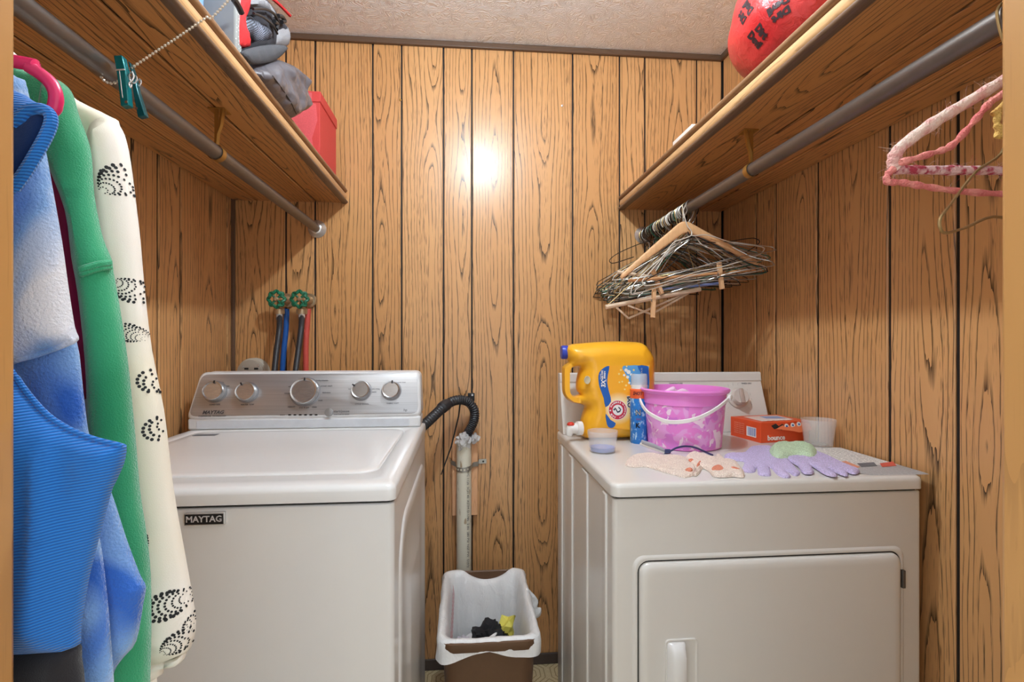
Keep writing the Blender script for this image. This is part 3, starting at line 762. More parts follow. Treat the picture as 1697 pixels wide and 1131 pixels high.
# the loose ear of the bag on the right
MB().puff(smooth_poly([(0, 0), (.02, -.01), (.042, -.04), (.040, -.062), (.052, -.066), (.050, -.09), (.03, -.10), (.012, -.12), (.0, -.11)], 3), lambda a, b_, h: (CXc + hw + a - .004, 1.60 + h + a * .2, ZCAN + .005 + b_), .006, .01, .006, wr=lambda a, b_: .006 * nz(a * 60, b_ * 60)).build('liner_ear', M_liner, t)
# rubbish
zr = .30
M_cloth_bk = plain('black_cloth', c(26, 26, 30), .85, bump=(300., .4, .001))
g = 'rubbish in the wastebasket'
tb = thing('black_sock', 'crumpled black cloth with a white stripe in the wastebasket', 'cloth', (.066, 1.5, .33), g)
crumple((.070, 1.55, 0.357), .050, 1.3, .85, 4, .45).build('wad', M_cloth_bk, tb)
MB().puff(smooth_poly([(-.032, -.03), (-.01, .002), (.018, .02), (.03, .022), (.014, .002), (-.012, -.03)], 3), lambda a, b_, h: (.062 + a, 1.498 - h + b_ * .35, .374 + b_), .006, .008, .005).build('stripe', plain('white_cloth', c(240, 240, 240), .8), tb)
tag(crumple((.112, 1.51, 0.334), .034, 4.6, .7, 3, .5).build('black_rag', M_cloth_bk), 'small black rag at the right of the rubbish below the yellow paper', 'cloth', g)
tag(crumple((.126, 1.57, 0.374), .026, 2.2, 1.1, 2, .9).build('paper_scrap', plain('yellow_paper', c(226, 216, 96), .6), smooth=10), 'crumpled yellow paper scrap in the wastebasket', 'paper', g)
tag(crumple((-.014, 1.52, 0.344), .034, 6.2, .8, 3, .8).build('lint_wad', plain('lint', c(196, 190, 200), .9), smooth=20), 'wad of pale grey dryer lint in the wastebasket', 'lint', g)
tag(crumple((.022, 1.50, 0.330), .026, 9.2, .8, 3, .8).build('tissue_wad', plain('tissue', c(238, 234, 232), .9), smooth=20), 'crumpled white tissue between the lint and the black cloth', 'tissue', g)
tag(MB().lathe([(.052, 0), (.09, .10), (.10, .12), (.02, .135)], (.062, 1.55, .18), 24, sx=1.0, sy=1.5).build('rubbish_layer', plain('rubbish_grey', c(214, 212, 214), .8)), 'pale layer of wadded rubbish filling the wastebasket bottom', 'rubbish', g)
# two little screws in the back wall
for px, py, lb in ((663.5, 166, 'small dark screw in a groove of the back wall'), (931.5, 175.5, 'small bright screw head in the back wall, right of the lamp glare')):
    p = P(px, py, Y=D); t = thing('wall_screw', lb, 'screw', (p.x, D, p.z))
    MB().lathe([(.0045, 0), (.0042, .003), (.002, .004)], (p.x, D, p.z), 10, (0, -1, 0)).build('head', M_chrome if px > 800 else M_brass, t)
# ---------------------------------------------------------------- things on the dryer
g_top = 'things on the dryer top'
ZT = ZD
# detergent jug, traced on its own front plane and inflated
YJ = 1.505; JT = .055
def jp(zx, zy): return (910 + zx / 4.712, 550 + zy / 4.712)
def jxz(zx, zy, y=YJ):
    p = P(*jp(zx, zy), Y=y); return (p.x, p.z)
base = thing('detergent_jug', 'big yellow laundry detergent jug with dispensing tap on the dryer', 'detergent jug', (jxz(550, 800)[0], YJ, ZT))
M_jug = plain('jug_yellow', c(246, 178, 40), .28, spec=.5, mott=.985)
outer = [(150, 112), (330, 86), (520, 76), (700, 82), (762, 97), (795, 135), (828, 190), (838, 245), (840, 500), (838, 780), (828, 815), (800, 832), (560, 842), (330, 846), (285, 838), (262, 805), (262, 720), (275, 660), (292, 612), (280, 580), (200, 564), (145, 527), (118, 475), (115, 390), (115, 312), (122, 274), (165, 237), (150, 216)]
hole = [(182, 300), (215, 280), (252, 285), (242, 330), (228, 400), (230, 465), (252, 492), (212, 508), (186, 490), (178, 450), (178, 380)]
o2 = [jxz(*q, y=YJ - .03) for q in outer]; dz = min(q[1] for q in o2) - ZT
o2 = smooth_poly([(a, max(b_ - (dz if dz < 0 else 0), ZT + .001)) for a, b_ in o2], 3)
h2 = smooth_poly([jxz(*q, y=YJ - .03) for q in hole], 3)
def jug_front(x, z): return -1
mapj = lambda a, b_, h: (a, YJ - h, b_)
MB().puff(o2, mapj, JT, .045, .0075, holes=[h2]).build('body', M_jug, base, smooth=60)
M_capb = plain('cap_blue', c(42, 62, 178), .35)
nk = jxz(155, 163, y=YJ - .03)
cr = (jxz(130, 110)[1] - jxz(130, 218)[1]) / 2
MB().lathe([(cr * .94, 0), (cr, .003), (cr, .018), (cr * .92, .021)], (nk[0] + .004, YJ, nk[1]), 28, (-1, 0, 0)).build('cap', M_capb, base)
tp = jxz(225, 752, y=YJ - .03)
M_wp = plain('tap_white', c(238, 236, 232), .3)
tap = MB().lathe([(.020, -.01), (.020, .004), (.015, .006), (.0135, .026)], (tp[0], YJ - .035, tp[1]), 24, (-1, -.15, 0)).build('tap', M_wp, base)
MB().tube([(tp[0] - .02, YJ - .039, tp[1] + .006), (tp[0] - .026, YJ - .039, tp[1] - .004), (tp[0] - .028, YJ - .039, tp[1] - .020)], [.012, .0125, .009], 14).build('nozzle', M_wp, tap)
MB().lathe([(.011, 0), (.011, .004), (.007, .008), (.001, .009)], (tp[0] - .023, YJ - .039, tp[1] + .010), 18).build('button', plain('button_red', c(206, 58, 44), .35), tap)
MB().lathe([(.0095, 0), (.0085, .0015), (.007, .0008)], (jxz(298, 378, y=YJ - JT)[0], YJ - JT - .0003, jxz(298, 378, y=YJ - JT)[1]), 24, (0, -1, 0), sx=1, sy=1.25).build('medallion', plain('medallion', c(200, 190, 160), .4), base)
# label: layered flat print on the front
YL = YJ - JT - .0004
lab = lambda zx, zy: jxz(zx, zy, y=YL)
def decal(name, pts, mat, parent, lay, sm=3):
    q = [lab(*p) for p in pts]
    if sm: q = smooth_poly(q, sm)
    return MB().prism(q, lambda a, b_, h: (a, YL - h, b_), lay * .0003, lay * .0003 + .0003).build(name, mat, parent, smooth=0)
M_lab_o = NB('label_orange', c(250, 180, 50), .35)
xx, yy, zz_ = M_lab_o.xyz(M_lab_o.coord())
cxy = lab(540, 600)
rr_ = M_lab_o.math('SQRT', M_lab_o.math('ADD', M_lab_o.math('POWER', M_lab_o.math('SUBTRACT', xx, cxy[0]), 2.), M_lab_o.math('POWER', M_lab_o.math('SUBTRACT', zz_, cxy[1]), 2.)))
M_lab_o.link(M_lab_o.mix(M_lab_o.rng(rr_, .022, .048), c(255, 240, 190), c(248, 176, 48)), 'Base Color'); M_lab_o = M_lab_o.m
M_lab_b = plain('label_blue', c(30, 96, 178), .35); M_lab_lb = plain('label_lightblue', c(96, 166, 222), .35)
M_lab_r = plain('label_red', c(206, 40, 66), .4); M_lab_w = plain('label_white', c(246, 244, 240), .4); M_lab_k = plain('label_navy', c(24, 32, 60), .4)
lb = decal('label', [(470, 266), (760, 266), (778, 300), (780, 740), (765, 765), (640, 768), (500, 752), (460, 746), (445, 700), (440, 600), (425, 520), (395, 440), (384, 380), (390, 320), (425, 282)], M_lab_o, base, 0, 2)
decal('label_field', [(470, 268), (425, 284), (390, 322), (385, 380), (396, 440), (426, 520), (440, 590), (484, 545), (468, 470), (454, 400), (460, 330)], M_lab_b, lb, 1, 2)
decal('label_field', [(442, 640), (446, 700), (462, 745), (500, 750), (520, 715), (480, 690)], M_lab_b, lb, 1, 2)
decal('label_field', [(580, 267), (758, 267), (777, 300), (777, 480), (700, 470), (640, 430), (620, 370), (585, 310)], M_lab_lb, lb, 1, 2)
decal('label_field', [(690, 267), (758, 267), (777, 300), (777, 420), (740, 380), (715, 320)], M_lab_b, lb, 2, 2)
for bx, by, br in ((600, 300, 13), (620, 315, 16), (585, 340, 9), (612, 355, 12), (545, 330, 8), (570, 390, 7), (600, 420, 8), (548, 395, 7), (640, 335, 10), (590, 450, 7), (625, 400, 9), (560, 300, 8), (660, 300, 8), (605, 272, 6)):
    decal('label_bubble', [(bx + br * math.cos(a), by + br * math.sin(a)) for a in np.linspace(0, 2 * PI, 13)[:-1]], M_lab_w if br > 8 else plain('bubble_cream', c(250, 224, 140), .4), lb, 3, 0)
lc = (535, 612)
def disc(r, mat, lay, nm='emblem_disc'):
    return decal(nm, [(lc[0] + r * .95 * math.cos(a), lc[1] + r * math.sin(a)) for a in np.linspace(0, 2 * PI, 37)[:-1]], mat, lb, lay, 0)
disc(77, M_lab_w, 2); disc(73, M_lab_r, 3); disc(42, M_lab_w, 4)
C2 = Vector(lab(*lc)); RL = abs(lab(lc[0] + 58, lc[1])[0] - C2.x)
def arc_text(s_, a0, a1, size, mat, parent, lay):
    n = len(s_)
    for i, ch in enumerate(s_):
        if ch == ' ': continue
        a = a0 + (a1 - a0) * i / (n - 1)
        o = Vector((C2.x + RL * math.sin(a), YL - lay * .0003 - .0004, C2.y + RL * math.cos(a)))
        ex = Vector((math.cos(a), 0, -math.sin(a))); ey = Vector((math.sin(a), 0, math.cos(a)))
        text(ch, size, frame(o, ex, ey), mat, parent, bold=.0003)
arc_text('ARM & HAMMER', -2.75, .35, .0068, M_lab_w, lb, 3)
arc_text('THE STANDARD OF PURITY', .65, 2.9, .0030, M_lab_w, lb, 3)
# arm holding a hammer: arm bent at the elbow, hammer head at the top
decal('emblem_arm', [(508, 598), (516, 606), (532, 634), (552, 628), (562, 606), (555, 602), (548, 618), (534, 622), (522, 600), (514, 592)], M_lab_k, lb, 5, 1)
decal('emblem_hammer', [(542, 586), (558, 600), (552, 606), (538, 594)], M_lab_k, lb, 5, 0)
decal('emblem_fist', [(500, 606), (508, 600), (516, 608), (510, 616), (502, 614)], M_lab_k, lb, 5, 1)
def ltxt(s_, zx, zy, size, mat, ex=(0, 0, 1), ey=(-1, 0, 0), lay=4, **kw):
    q = lab(zx, zy); text(s_, size, frame((q[0], YL - lay * .0003 - .0004, q[1]), ex, ey), mat, lb, **kw)
ltxt('3X', 424, 408, .0170, M_lab_w, bold=.0006, shear=.15)
ltxt('with OXI', 414, 340, .0070, M_lab_w, bold=.0003); ltxt('fighters', 432, 338, .0072, M_lab_w, bold=.0003, shear=.2)
ltxt('POWER', 402, 350, .0045, M_lab_w); ltxt('stain', 443, 380, .0045, M_lab_w)
ltxt('OXI', 630, 548, .0185, M_lab_w, bold=.0022, lay=4); ltxt('OXI', 630, 548, .0185, M_lab_k, bold=.0006, lay=6)
ltxt('plus', 638, 632, .0105, M_lab_k); ltxt('CLEAN', 655, 480, .0150, M_lab_w, bold=.0012)
ltxt('210 FL OZ', 722, 310, .0045, M_lab_w)

# spray can
sc = P(1064.5, 737, Z=ZT); sx, sy = sc.x, sc.y + .026; r = .0255
ct = thing('spray_can', 'blue and orange stain remover can with clear cap before the jug', 'spray can', (sx, sy, ZT), None)
M_canb = NB('can_blue', c(40, 128, 208), .3)
kk = M_canb.noise(M_canb.scale(M_canb.coord(), (1, 1, .6)), 120., 3.)
M_canb.link(M_canb.mix(M_canb.rng(kk, .55, .68), c(34, 122, 204), c(190, 224, 244)), 'Base Color'); M_canb = M_canb.m
MB().lathe([(r - .002, 0), (r, .003), (r, .128), (r - .001, .128)], (sx, sy, ZT), 32).build('body', M_canb, ct)
bandm = MB().lathe([(r + .0004, .128), (r + .0004, .152), (r - .003, .155)], (sx, sy, ZT), 32).build('orange_band', plain('can_orange', c(232, 98, 50), .35), ct)
MB().lathe([(r - .003, .152), (r - .003, .166), (r - .006, .169), (r - .006, .172)], (sx, sy, ZT), 32).build('collar', M_wp, ct)
M_clear = NB('clear_plastic', c(225, 232, 238), .12); M_clear.set('Alpha', .4); M_clear = M_clear.m
MB().lathe([(r - .0025, .166), (r - .0025, .192), (r - .005, .197), (r - .006, .197), (r - .0045, .191), (r - .0045, .166)], (sx, sy, ZT), 32).build('clear_cap', M_clear, ct)
MB().lathe([(.017, .170), (.016, .181), (.010, .186), (.004, .187)], (sx, sy, ZT), 20).build('brush_dome', plain('dome_blue', c(120, 170, 206), .5), ct)
def cyl(a0, z0, up=False, rr=None):
    R_ = (rr or r) + .0005
    if up: return lambda p: Vector((sx + R_ * math.sin(a0 - p.y / R_), sy - R_ * math.cos(a0 - p.y / R_), z0 + p.x))
    return lambda p: Vector((sx + R_ * math.sin(a0 + p.x / R_), sy - R_ * math.cos(a0 + p.x / R_), z0 + p.y))
M_navy = plain('can_navy', c(44, 44, 138), .4)
pn = []
for z0, z1 in ((.006, .105),):
    rsx = [[Vector((sx + (r + .0004 + e) * math.sin(a), sy - (r + .0004 + e) * math.cos(a), ZT + zz)) for a in np.linspace(.55, 1.7, 9)] for e, zz in ((0, z0), (0, z1))]
    m = MB(); m.add(rsx[0] + rsx[1], [(i, i + 1, i + 10, i + 9) for i in range(8)]); m.build('text_panel', M_navy, ct)
for i in range(9):
    text('directions for use keep away from heat', .0032, None, M_lab_w, ct, warp=cyl(.66 + i * .085, ZT + .055, True), extrude=0)
text('SHOT', .013, None, M_lab_k, ct, warp=cyl(-.55, ZT + .142, False), shear=.3, bold=.0004, sx=.8)
text('N', .022, None, M_lab_k, ct, warp=cyl(-.45, ZT + .088), bold=.0012, sx=.9)
text('N', .022, None, M_lab_w, ct, warp=cyl(-.45, ZT + .0885, rr=r + .0003), bold=-.0002, sx=.9)
text('OXY', .008, None, M_lab_r, ct, warp=cyl(-.4, ZT + .070), sx=.9)
text('K', .018, None, M_lab_k, ct, warp=cyl(-.5, ZT + .052), bold=.0008)

# measuring cup with blue liquid, and the empty one
def cup(ctr, rb, rt, h, label, liquid):
    t = thing('measuring_cup', label, 'cup', ctr, None)
    m = NB('cup_frosted', c(244, 243, 242), .18); m.set('Alpha', .26); m = m.m
    w_ = .0016; hm = h * .72; rm = rb + (rt - rb) * .72
    MB().lathe([(.003, .0), (rb, .0), (rb + .001, .002), (rm, hm), (rm + .0015, hm + .002), (rt, h), (rt - w_, h), (rm - .0005, hm + .003), (rm - w_, hm), (rb - w_, .003), (.003, .003)], ctr, 36, cap0=True, cap1=True).build('cup', m, t, smooth=50)
    if liquid: MB().lathe([(.002, .0035), (rb - .0022, .0035), (rb - .0012, .014), (.002, .014)], ctr, 32).build('detergent', liquid, t)
    else: MB().lathe([(.002, .0035), (rb * .6, .0035), (rb * .55, .005), (.002, .005)], (ctr[0] + .004, ctr[1], ctr[2]), 20).build('residue', plain('residue_grey', c(150, 158, 150), .4), t)
p = P(1003, 754, Z=ZT); cup((p.x + .002, p.y + .034, ZT), .0325, .0395, .056, 'frosted measuring cup with a little blue liquid beside the jug tap', plain('liquid_blue', c(104, 140, 226), .2))
cup((XR - .058, 1.335, ZT + .0035), .034, .0435, .072, 'empty clear plastic cup beside the orange box by the wall', None)

# pink bucket
p = P(1156, 750, Z=ZT); bx, by = p.x + .006, p.y + .098
bt = thing('pink_bucket', 'translucent pink plastic bucket with white bail handle on the dryer', 'bucket', (bx, by, ZT))
b = NB('bucket_pink', c(224, 120, 206), .3); 
v = b.coord()
n1 = b.noise(b.addv(v, (.3, .1, .7)), 26., 1.5, .5, 1.4); n2 = b.noise(b.addv(v, (4.3, 2.1, 1.7)), 22., 1.2, .5, 1.2); n3 = b.noise(b.addv(v, (9.3, 7.1, 3.7)), 30., 1., .5, 1.)
x, y, z = b.xyz(v)
inb = b.math('MULTIPLY', b.rng(z, ZT + .122, ZT + .118), b.rng(z, ZT + .004, ZT + .007))
col = b.mix(b.math('MULTIPLY', b.rng(n2, .5, .52), inb), c(240, 140, 222), c(240, 170, 232))
col = b.mix(b.math('MULTIPLY', b.rng(n3, .57, .585), inb), col, c(226, 132, 220))
col = b.mix(b.math('MULTIPLY', b.rng(n1, .60, .61), inb), col, c(252, 226, 244))
b.link(col, 'Base Color'); M_buck = b.m
hB = .160; r0, r1 = .098, .1135
MB().lathe([(r0 - .004, 0), (r0, .003), (r0 + .009, .105), (r0 + .0095, .118), (r0 + .012, .120), (r0 + .013, .147), (r1 + .004, .150), (r1 + .007, .156), (r1 + .005, hB), (r1 + .001, hB), (r1 - .002, .150), (r0 + .009, .118), (r0 + .006, .105), (r0 - .003, .006), (.004, .005)], (bx, by, ZT), 64, cap0=True, cap1=True).build('pail', M_buck, bt, smooth=45)
hb = []
a0, a1 = -2.45, .95
pts = []
for i in range(29):
    a = -1.62 + 2.36 * i / 28
    R_ = r1 + .010
    zc_ = float(np.interp(a, (-1.62, -1.33, -.77, -.47, -.15, .15, .47, .74), (.126, .100, .078, .081, .091, .108, .128, .141)))
    pts.append((bx + R_ * math.sin(a), by - R_ * math.cos(a), ZT + zc_))
for _ in range(3):
    pts = [pts[0]] + [(p[0], p[1], (pts[i][2] + p[2] * 2 + pts[i + 2][2]) / 4) for i, p in enumerate(pts[1:-1])] + [pts[-1]]
m = MB()
rs = []
for i, q in enumerate(pts):
    nn = Vector((q[0] - bx, q[1] - by, 0)).normalized(); q = Vector(q); up = Vector((0, 0, 1))
    rs.append([q + up * .0055, q + up * .004 + nn * .003, q - up * .004 + nn * .003, q - up * .0055, q - up * .004 - nn * .002, q + up * .004 - nn * .002])
m.rings(rs).build('bail_handle', M_wp, bt, smooth=50)
MB().lathe([(.008, 0), (.008, .006), (.004, .008)], Vector(pts[-1]) - Vector((0, 0, 0)), 14, Vector((pts[-1][0] - bx, pts[-1][1] - by, 0))).build('handle_knob', M_wp, bt)
# things showing over the bucket rim
tag(MB().puff(smooth_poly([(-.03, 0), (.0, .03), (.012, .012), (.03, .02), (.05, .004), (.03, -.01)], 3), lambda a, b_, h: (bx - .05 + a * .9, by - .045 - h, ZT + .150 + b_ * .6), .008, .01, .006).build('cloth_scrap', plain('pink_white_cloth', c(244, 206, 232), .8)), 'pale pink cloth scrap peeking over the bucket rim', 'cloth')

# orange dryer-sheet box
q0 = Vector((.834, 1.392)); ang = math.radians(9); e1 = Vector((math.cos(ang), math.sin(ang))); e2 = Vector((-math.sin(ang), math.cos(ang)))
BW, BD, BH = .166, .130, .058
BW = min(BW, (XR - .006 - q0.x) / e1.x)
bt = thing('sheet_box', 'orange dryer sheet box torn open behind the green cloth', 'box', (q0.x + .06, q0.y + .05, ZT))
M_or = plain('box_orange', c(228, 82, 36), .4); M_or2 = plain('box_orange_light', c(240, 128, 84), .4)
def bp(a, b_, h): q = q0 + e1 * a + e2 * b_; return (q.x, q.y, ZT + h)
m = MB(); V = [bp(a, b_, h) for h in (0, BH) for b_ in (0, BD) for a in (0, BW)]
m.add(V, [(0, 2, 3, 1), (0, 1, 5, 4), (2, 6, 7, 3), (0, 4, 6, 2), (1, 3, 7, 5), (4, 5, 7, 6)]).build('carton', M_or, bt, bevel=.0012)
# torn front flap: folds outward
MB().prism([(.045, 0), (.07, .016), (.085, .010), (.12, .024), (BW - .004, .020), (BW - .002, -.012), (.118, -.022), (.10, -.014)], lambda a, b_, h: bp(a, -.004 - h - max(0, .016 - b_) * .25, BH - .006 + b_ * .55 - .012), 0, .0012).build('flap', M_or2, bt)
MB().prism([(.035, 0), (.05, .006), (.06, -.002), (.072, .004), (.085, -.004), (.07, -.014), (.055, -.008), (.045, -.010)], lambda a, b_, h: bp(a, -h, BH - .010 + b_), .0004, .0012).build('tear', M_gap, bt)
MB().prism([(.02, .02), (.14, .03), (.15, .11), (.03, .11)], lambda a, b_, h: bp(a, b_, BH + h), .0002, .0006).build('top_print', plain('print_pale', c(238, 214, 206), .5), bt)
MB().prism([(.07, .06), (.13, .05), (.135, .09), (.08, .10)], lambda a, b_, h: bp(a, b_, BH + h), .0007, .001).build('top_print_blue', plain('print_blue', c(140, 160, 206), .5), bt)
wht = plain('print_white', c(246, 240, 234), .5)
text('bounce', .020, frame(bp(.052, -.0006, .013), Vector((e1.x, e1.y, 0)), (0, 0, 1)), wht, bt, bold=.0005)
text('bounce', .034, frame(bp(.075, .03, BH + .0011), Vector((e1.x, e1.y, 0)), Vector((e2.x, e2.y, 0))), wht, bt, bold=.0010)
for i, a in enumerate((.082, .103, .124)):
    if a < BW - .01:
        c0 = bp(a, -.0062, BH - .012 + (i * .002))
        dsk = MB().lathe([(.0072, 0), (.0070, .0006)], c0, 18, (-e2.x, -e2.y, .2)).build('icon_disc', wht, bt)
        MB().lathe([(.0036, 0), (.0034, .0005)], Vector(c0) + Vector((-e2.x, -e2.y, .2)) * .0008, 8, (-e2.x, -e2.y, .2), sx=1, sy=.8).build('icon_mark', M_lab_b, dsk)
en = Vector((-e1.x, -e1.y, 0))
MB().prism([(.018, .012), (.058, .012), (.058, .040), (.018, .040)], lambda a, b_, h: tuple(Vector(bp(0, a, b_)) + en * h), .0003, .0007).build('code_panel', wht, bt)
xb = .021
for i in range(8):
    wd = random.choice((.0014, .002, .0028)); MB().prism([(xb, .015), (xb + wd, .015), (xb + wd, .038), (xb, .038)], lambda a, b_, h: tuple(Vector(bp(0, a, b_)) + en * h), .0008, .001).build('code_bar', M_lab_b, bt); xb += wd + .0024
for i in range(6):
    text('scent fresh outdoor sheets', .0042, frame(tuple(Vector(bp(0, .090, .044 - i * .006)) + en * .0005), (-e2.x, -e2.y, 0), (0, 0, 1)), plain('print_peach', c(246, 176, 148), .5), bt, extrude=.0001)

# newspaper, overhanging the front right corner
zp = ZT + .0006
news = [P(x, y, Z=zp) for x, y in ((1330, 758), (1352, 741), (1420, 742), (1540, 786), (1445, 788), (1400, 782), (1360, 768))]
pts2 = [(min(q.x, XR - .012), q.y) for q in news]
b = NB('newsprint', c(232, 230, 226), .7)
x, y, z = b.xyz(b.coord())
ln = b.math('FRACT', b.math('MULTIPLY', b.math('ADD', y, b.math('MULTIPLY', x, .15)), 120.))
wd_ = b.noise(b.vec(b.math('MULTIPLY', x, 190.), b.math('FLOOR', b.math('MULTIPLY', y, 120.)), 0.), 1., 1.)
txt_ = b.math('MULTIPLY', b.rng(ln, .5, .55), b.rng(wd_, .47, .5))
n_ = b.noise(b.coord(), 16., 1.)
picr = b.rng(y, 1.115, 1.112)
col = b.mix(b.math('MULTIPLY', txt_, .55), c(234, 232, 228), c(90, 90, 94))
col = b.mix(b.math('MULTIPLY', picr, .8), col, c(160, 158, 158))
b.link(col, 'Base Color'); M_news = b.m
nt = thing('newspaper', 'folded newspaper page overhanging the dryer corner under the clear cup', 'newspaper', (.9, 1.15, ZT))
MB().puff(pts2, lambda a, b_, h: (a, b_, zp + max(0, h) + max(0, (1.05 - b_)) * -.08 + .0006), .0012, .004, .012, back=0.).build('page', M_news, nt)
for pts_, mt, nm in (([(1458, 768), (1480, 765), (1486, 772), (1462, 774)], plain('news_red', c(214, 92, 76), .6), 'red_photo'), ([(1388, 766), (1402, 764), (1426, 774), (1410, 778)], plain('news_orange', c(226, 150, 120), .6), 'photo_strip'), ([(1420, 768), (1448, 766), (1454, 772), (1428, 774)], plain('news_grey', c(110, 112, 118), .6), 'photo')):
    MB().prism([(P(x, y, Z=zp + .003).x, P(x, y, Z=zp + .003).y) for x, y in pts_], lambda a, b_, h: (a, b_, zp + h), .0022, .0026).build(nm, mt, nt)

# terry gloves and cloths
def terry(name, col, sc=420.):
    b = NB(name, col, .95, spec=.1)
    k = b.noise(b.coord(), sc, 2.); k2 = b.noise(b.coord(), 240., 2.)
    b.link(b.mix(b.rng(k, .4, .62), tuple(v * .80 for v in col[:3]) + (1,), tuple(min(1, v * 1.12) for v in col[:3]) + (1,)), 'Base Color')
    b.bump(b.math('ADD', k, k2), .9, .003); return b.m
M_purp = terry('terry_lilac', c(216, 202, 240)); M_peach = terry('terry_peach', c(252, 228, 214)); M_green = terry('terry_green', c(208, 232, 196)); M_salmon = terry('terry_salmon', c(236, 150, 122))
z2 = lambda zx, zy: (1180 + zx / 4.466, 600 + zy / 4.466)
def flat(pts, conv, zz): return [(lambda p: (p.x, p.y))(P(*conv(*q), Z=zz)) for q in pts]
g1 = [(90, 690), (110, 668), (180, 668), (240, 660), (275, 625), (320, 615), (430, 615), (500, 650), (540, 690), (590, 735), (630, 780), (652, 800), (640, 822), (600, 822), (570, 800), (560, 802), (585, 830), (560, 840), (510, 832), (470, 805), (440, 770), (428, 770), (438, 810), (425, 826), (355, 822), (338, 805), (335, 770), (326, 775), (318, 795), (280, 802), (228, 792), (222, 770), (240, 725), (180, 715), (130, 706)]
g2 = [(528, 640), (570, 622), (650, 628), (740, 650), (800, 668), (880, 700), (960, 740), (1030, 770), (1085, 790), (1092, 806), (1060, 820), (1015, 812), (990, 800), (1010, 826), (985, 834), (930, 815), (880, 790), (900, 812), (930, 832), (900, 838), (840, 825), (790, 795), (745, 765), (735, 765), (755, 800), (740, 818), (690, 818), (660, 800), (640, 765), (590, 735), (545, 700), (522, 670)]
def lying(name, label, cat, outline, conv, mat, T, r, zz, res=.004, wr=None, group=None):
    q = smooth_poly(flat(outline, conv, ZT + T), 2)
    return tag(MB().puff(q, lambda a, b_, h: (a, b_, zz + max(0, h) if h >= 0 else zz), T, r, res, wr=wr, back=0.).build(name, mat, None, smooth=60), label, cat, group)
wv = lambda a, b_: .0015 * nz(a * 70, b_ * 70, 1.) + .0008 * nz(a * 200, b_ * 200, 2.)
lying('bath_glove', 'lilac terry glove nearest the bucket, thumb pointing left', 'glove', g1, z2, M_purp, .007, .010, ZT + .0004, wr=wv, group='lilac gloves')
lying('bath_glove', 'lilac terry glove beside the newspaper with fingers spread right', 'glove', g2, z2, M_purp, .0075, .010, ZT + .0032, wr=wv, group='lilac gloves')
gc = [(420, 600), (440, 570), (490, 555), (560, 560), (640, 558), (700, 565), (760, 580), (785, 610), (780, 640), (740, 655), (640, 640), (560, 650), (490, 655), (440, 635)]
lying('wash_mitt', 'pale green terry cloth folded between the lilac gloves and orange box', 'cloth', gc, lambda a, b_: (1180 + a / 4.466, 600 + (b_ + 22) / 4.466), M_green, .020, .02, ZT + .0005, wr=lambda a, b_: .004 * nz(a * 60, b_ * 60))
z5 = lambda zx, zy: (1030 + zx / 8.08, 690 + zy / 8.08)
w2 = lambda a, b_: .003 * nz(a * 50, b_ * 50, 3.) + .0008 * nz(a * 200, b_ * 200, 2.)
p1 = [(60, 630), (55, 590), (100, 535), (200, 490), (400, 480), (560, 510), (700, 505), (850, 530), (900, 560), (990, 640), (985, 700), (960, 760), (840, 790), (740, 760), (560, 715), (420, 670), (300, 645), (180, 655)]
p2 = [(850, 530), (900, 480), (980, 455), (1100, 490), (1230, 530), (1260, 490), (1340, 500), (1400, 560), (1540, 580), (1600, 660), (1640, 700), (1640, 775), (1500, 760), (1400, 770), (1230, 760), (1180, 700), (1090, 650), (1060, 700), (1000, 750), (960, 740), (1000, 650), (900, 600)]
def glove(label, outline, hollows, T, zz):
    t = thing('bath_glove', label, 'glove', P(*z5(*outline[0]), Z=ZT), 'peach gloves')
    q = smooth_poly(flat(outline, z5, ZT + T), 2)
    MB().puff(q, lambda a, b_, h: (a, b_, zz + h), T, .012, .004, wr=w2, back=.05).build('terry', M_peach, t, smooth=60)
    for hl in hollows:
        q = smooth_poly(flat(hl, z5, ZT + T), 2)
        MB().puff(q, lambda a, b_, h: (a, b_, zz + T * .75 + h), .0035, .004, .003, back=.2).build('lining', M_salmon, t)
glove('peach terry glove lying flat at the left front of the dryer', p1, [[(850, 720), (880, 700), (945, 700), (950, 730), (900, 750), (860, 745)]], .007, ZT + .0006)
glove('peach terry glove bunched up below the bucket', p2, [[(1210, 690), (1260, 660), (1340, 665), (1370, 720), (1300, 735), (1220, 720)], [(1450, 690), (1520, 685), (1600, 720), (1560, 735)], [(895, 580), (950, 575), (970, 595), (920, 605)], [(1010, 640), (1050, 595), (1075, 600), (1040, 660), (1010, 670)]], .010, ZT + .0012)

# brush with grey handle and dark blue wire loop
ht = thing('brush_tool', 'grey handled tool with dark blue curved blade in front of the bucket', 'tool', P(*z5(420, 420), Z=ZT))
def zq(zx, zy, h):
    p = P(*z5(zx, zy), Z=ZT + h); return p if p.y < by - .108 else P(*z5(zx, zy), Y=by - .108)
MB().tube([zq(270, 345, .006), zq(430, 400, .006), zq(585, 468, .006)], [.0055, .0060, .0045], 12).build('handle', plain('handle_grey', c(176, 178, 186), .35), ht)
MB().tube([zq(250, 368, .004), zq(420, 430, .004), zq(575, 484, .004)], [.003, .004, .0035], 10).build('handle_edge', M_wp, ht)
MB().tube([zq(570, 475, .006), zq(650, 470, .006)], [.0065, .0055], 12).build('collar', plain('steel_blue', c(74, 84, 128), .35, .5), ht)
MB().tube(smooth_poly([zq(645, 475, .006), zq(740, 425, .008), zq(860, 405, .012), zq(980, 420, .014), zq(1100, 470, .012), zq(1220, 525, .008)], 5, False), [.0026] * 26, 10).build('blade', plain('blade_navy', c(66, 66, 112), .3, .4), ht)
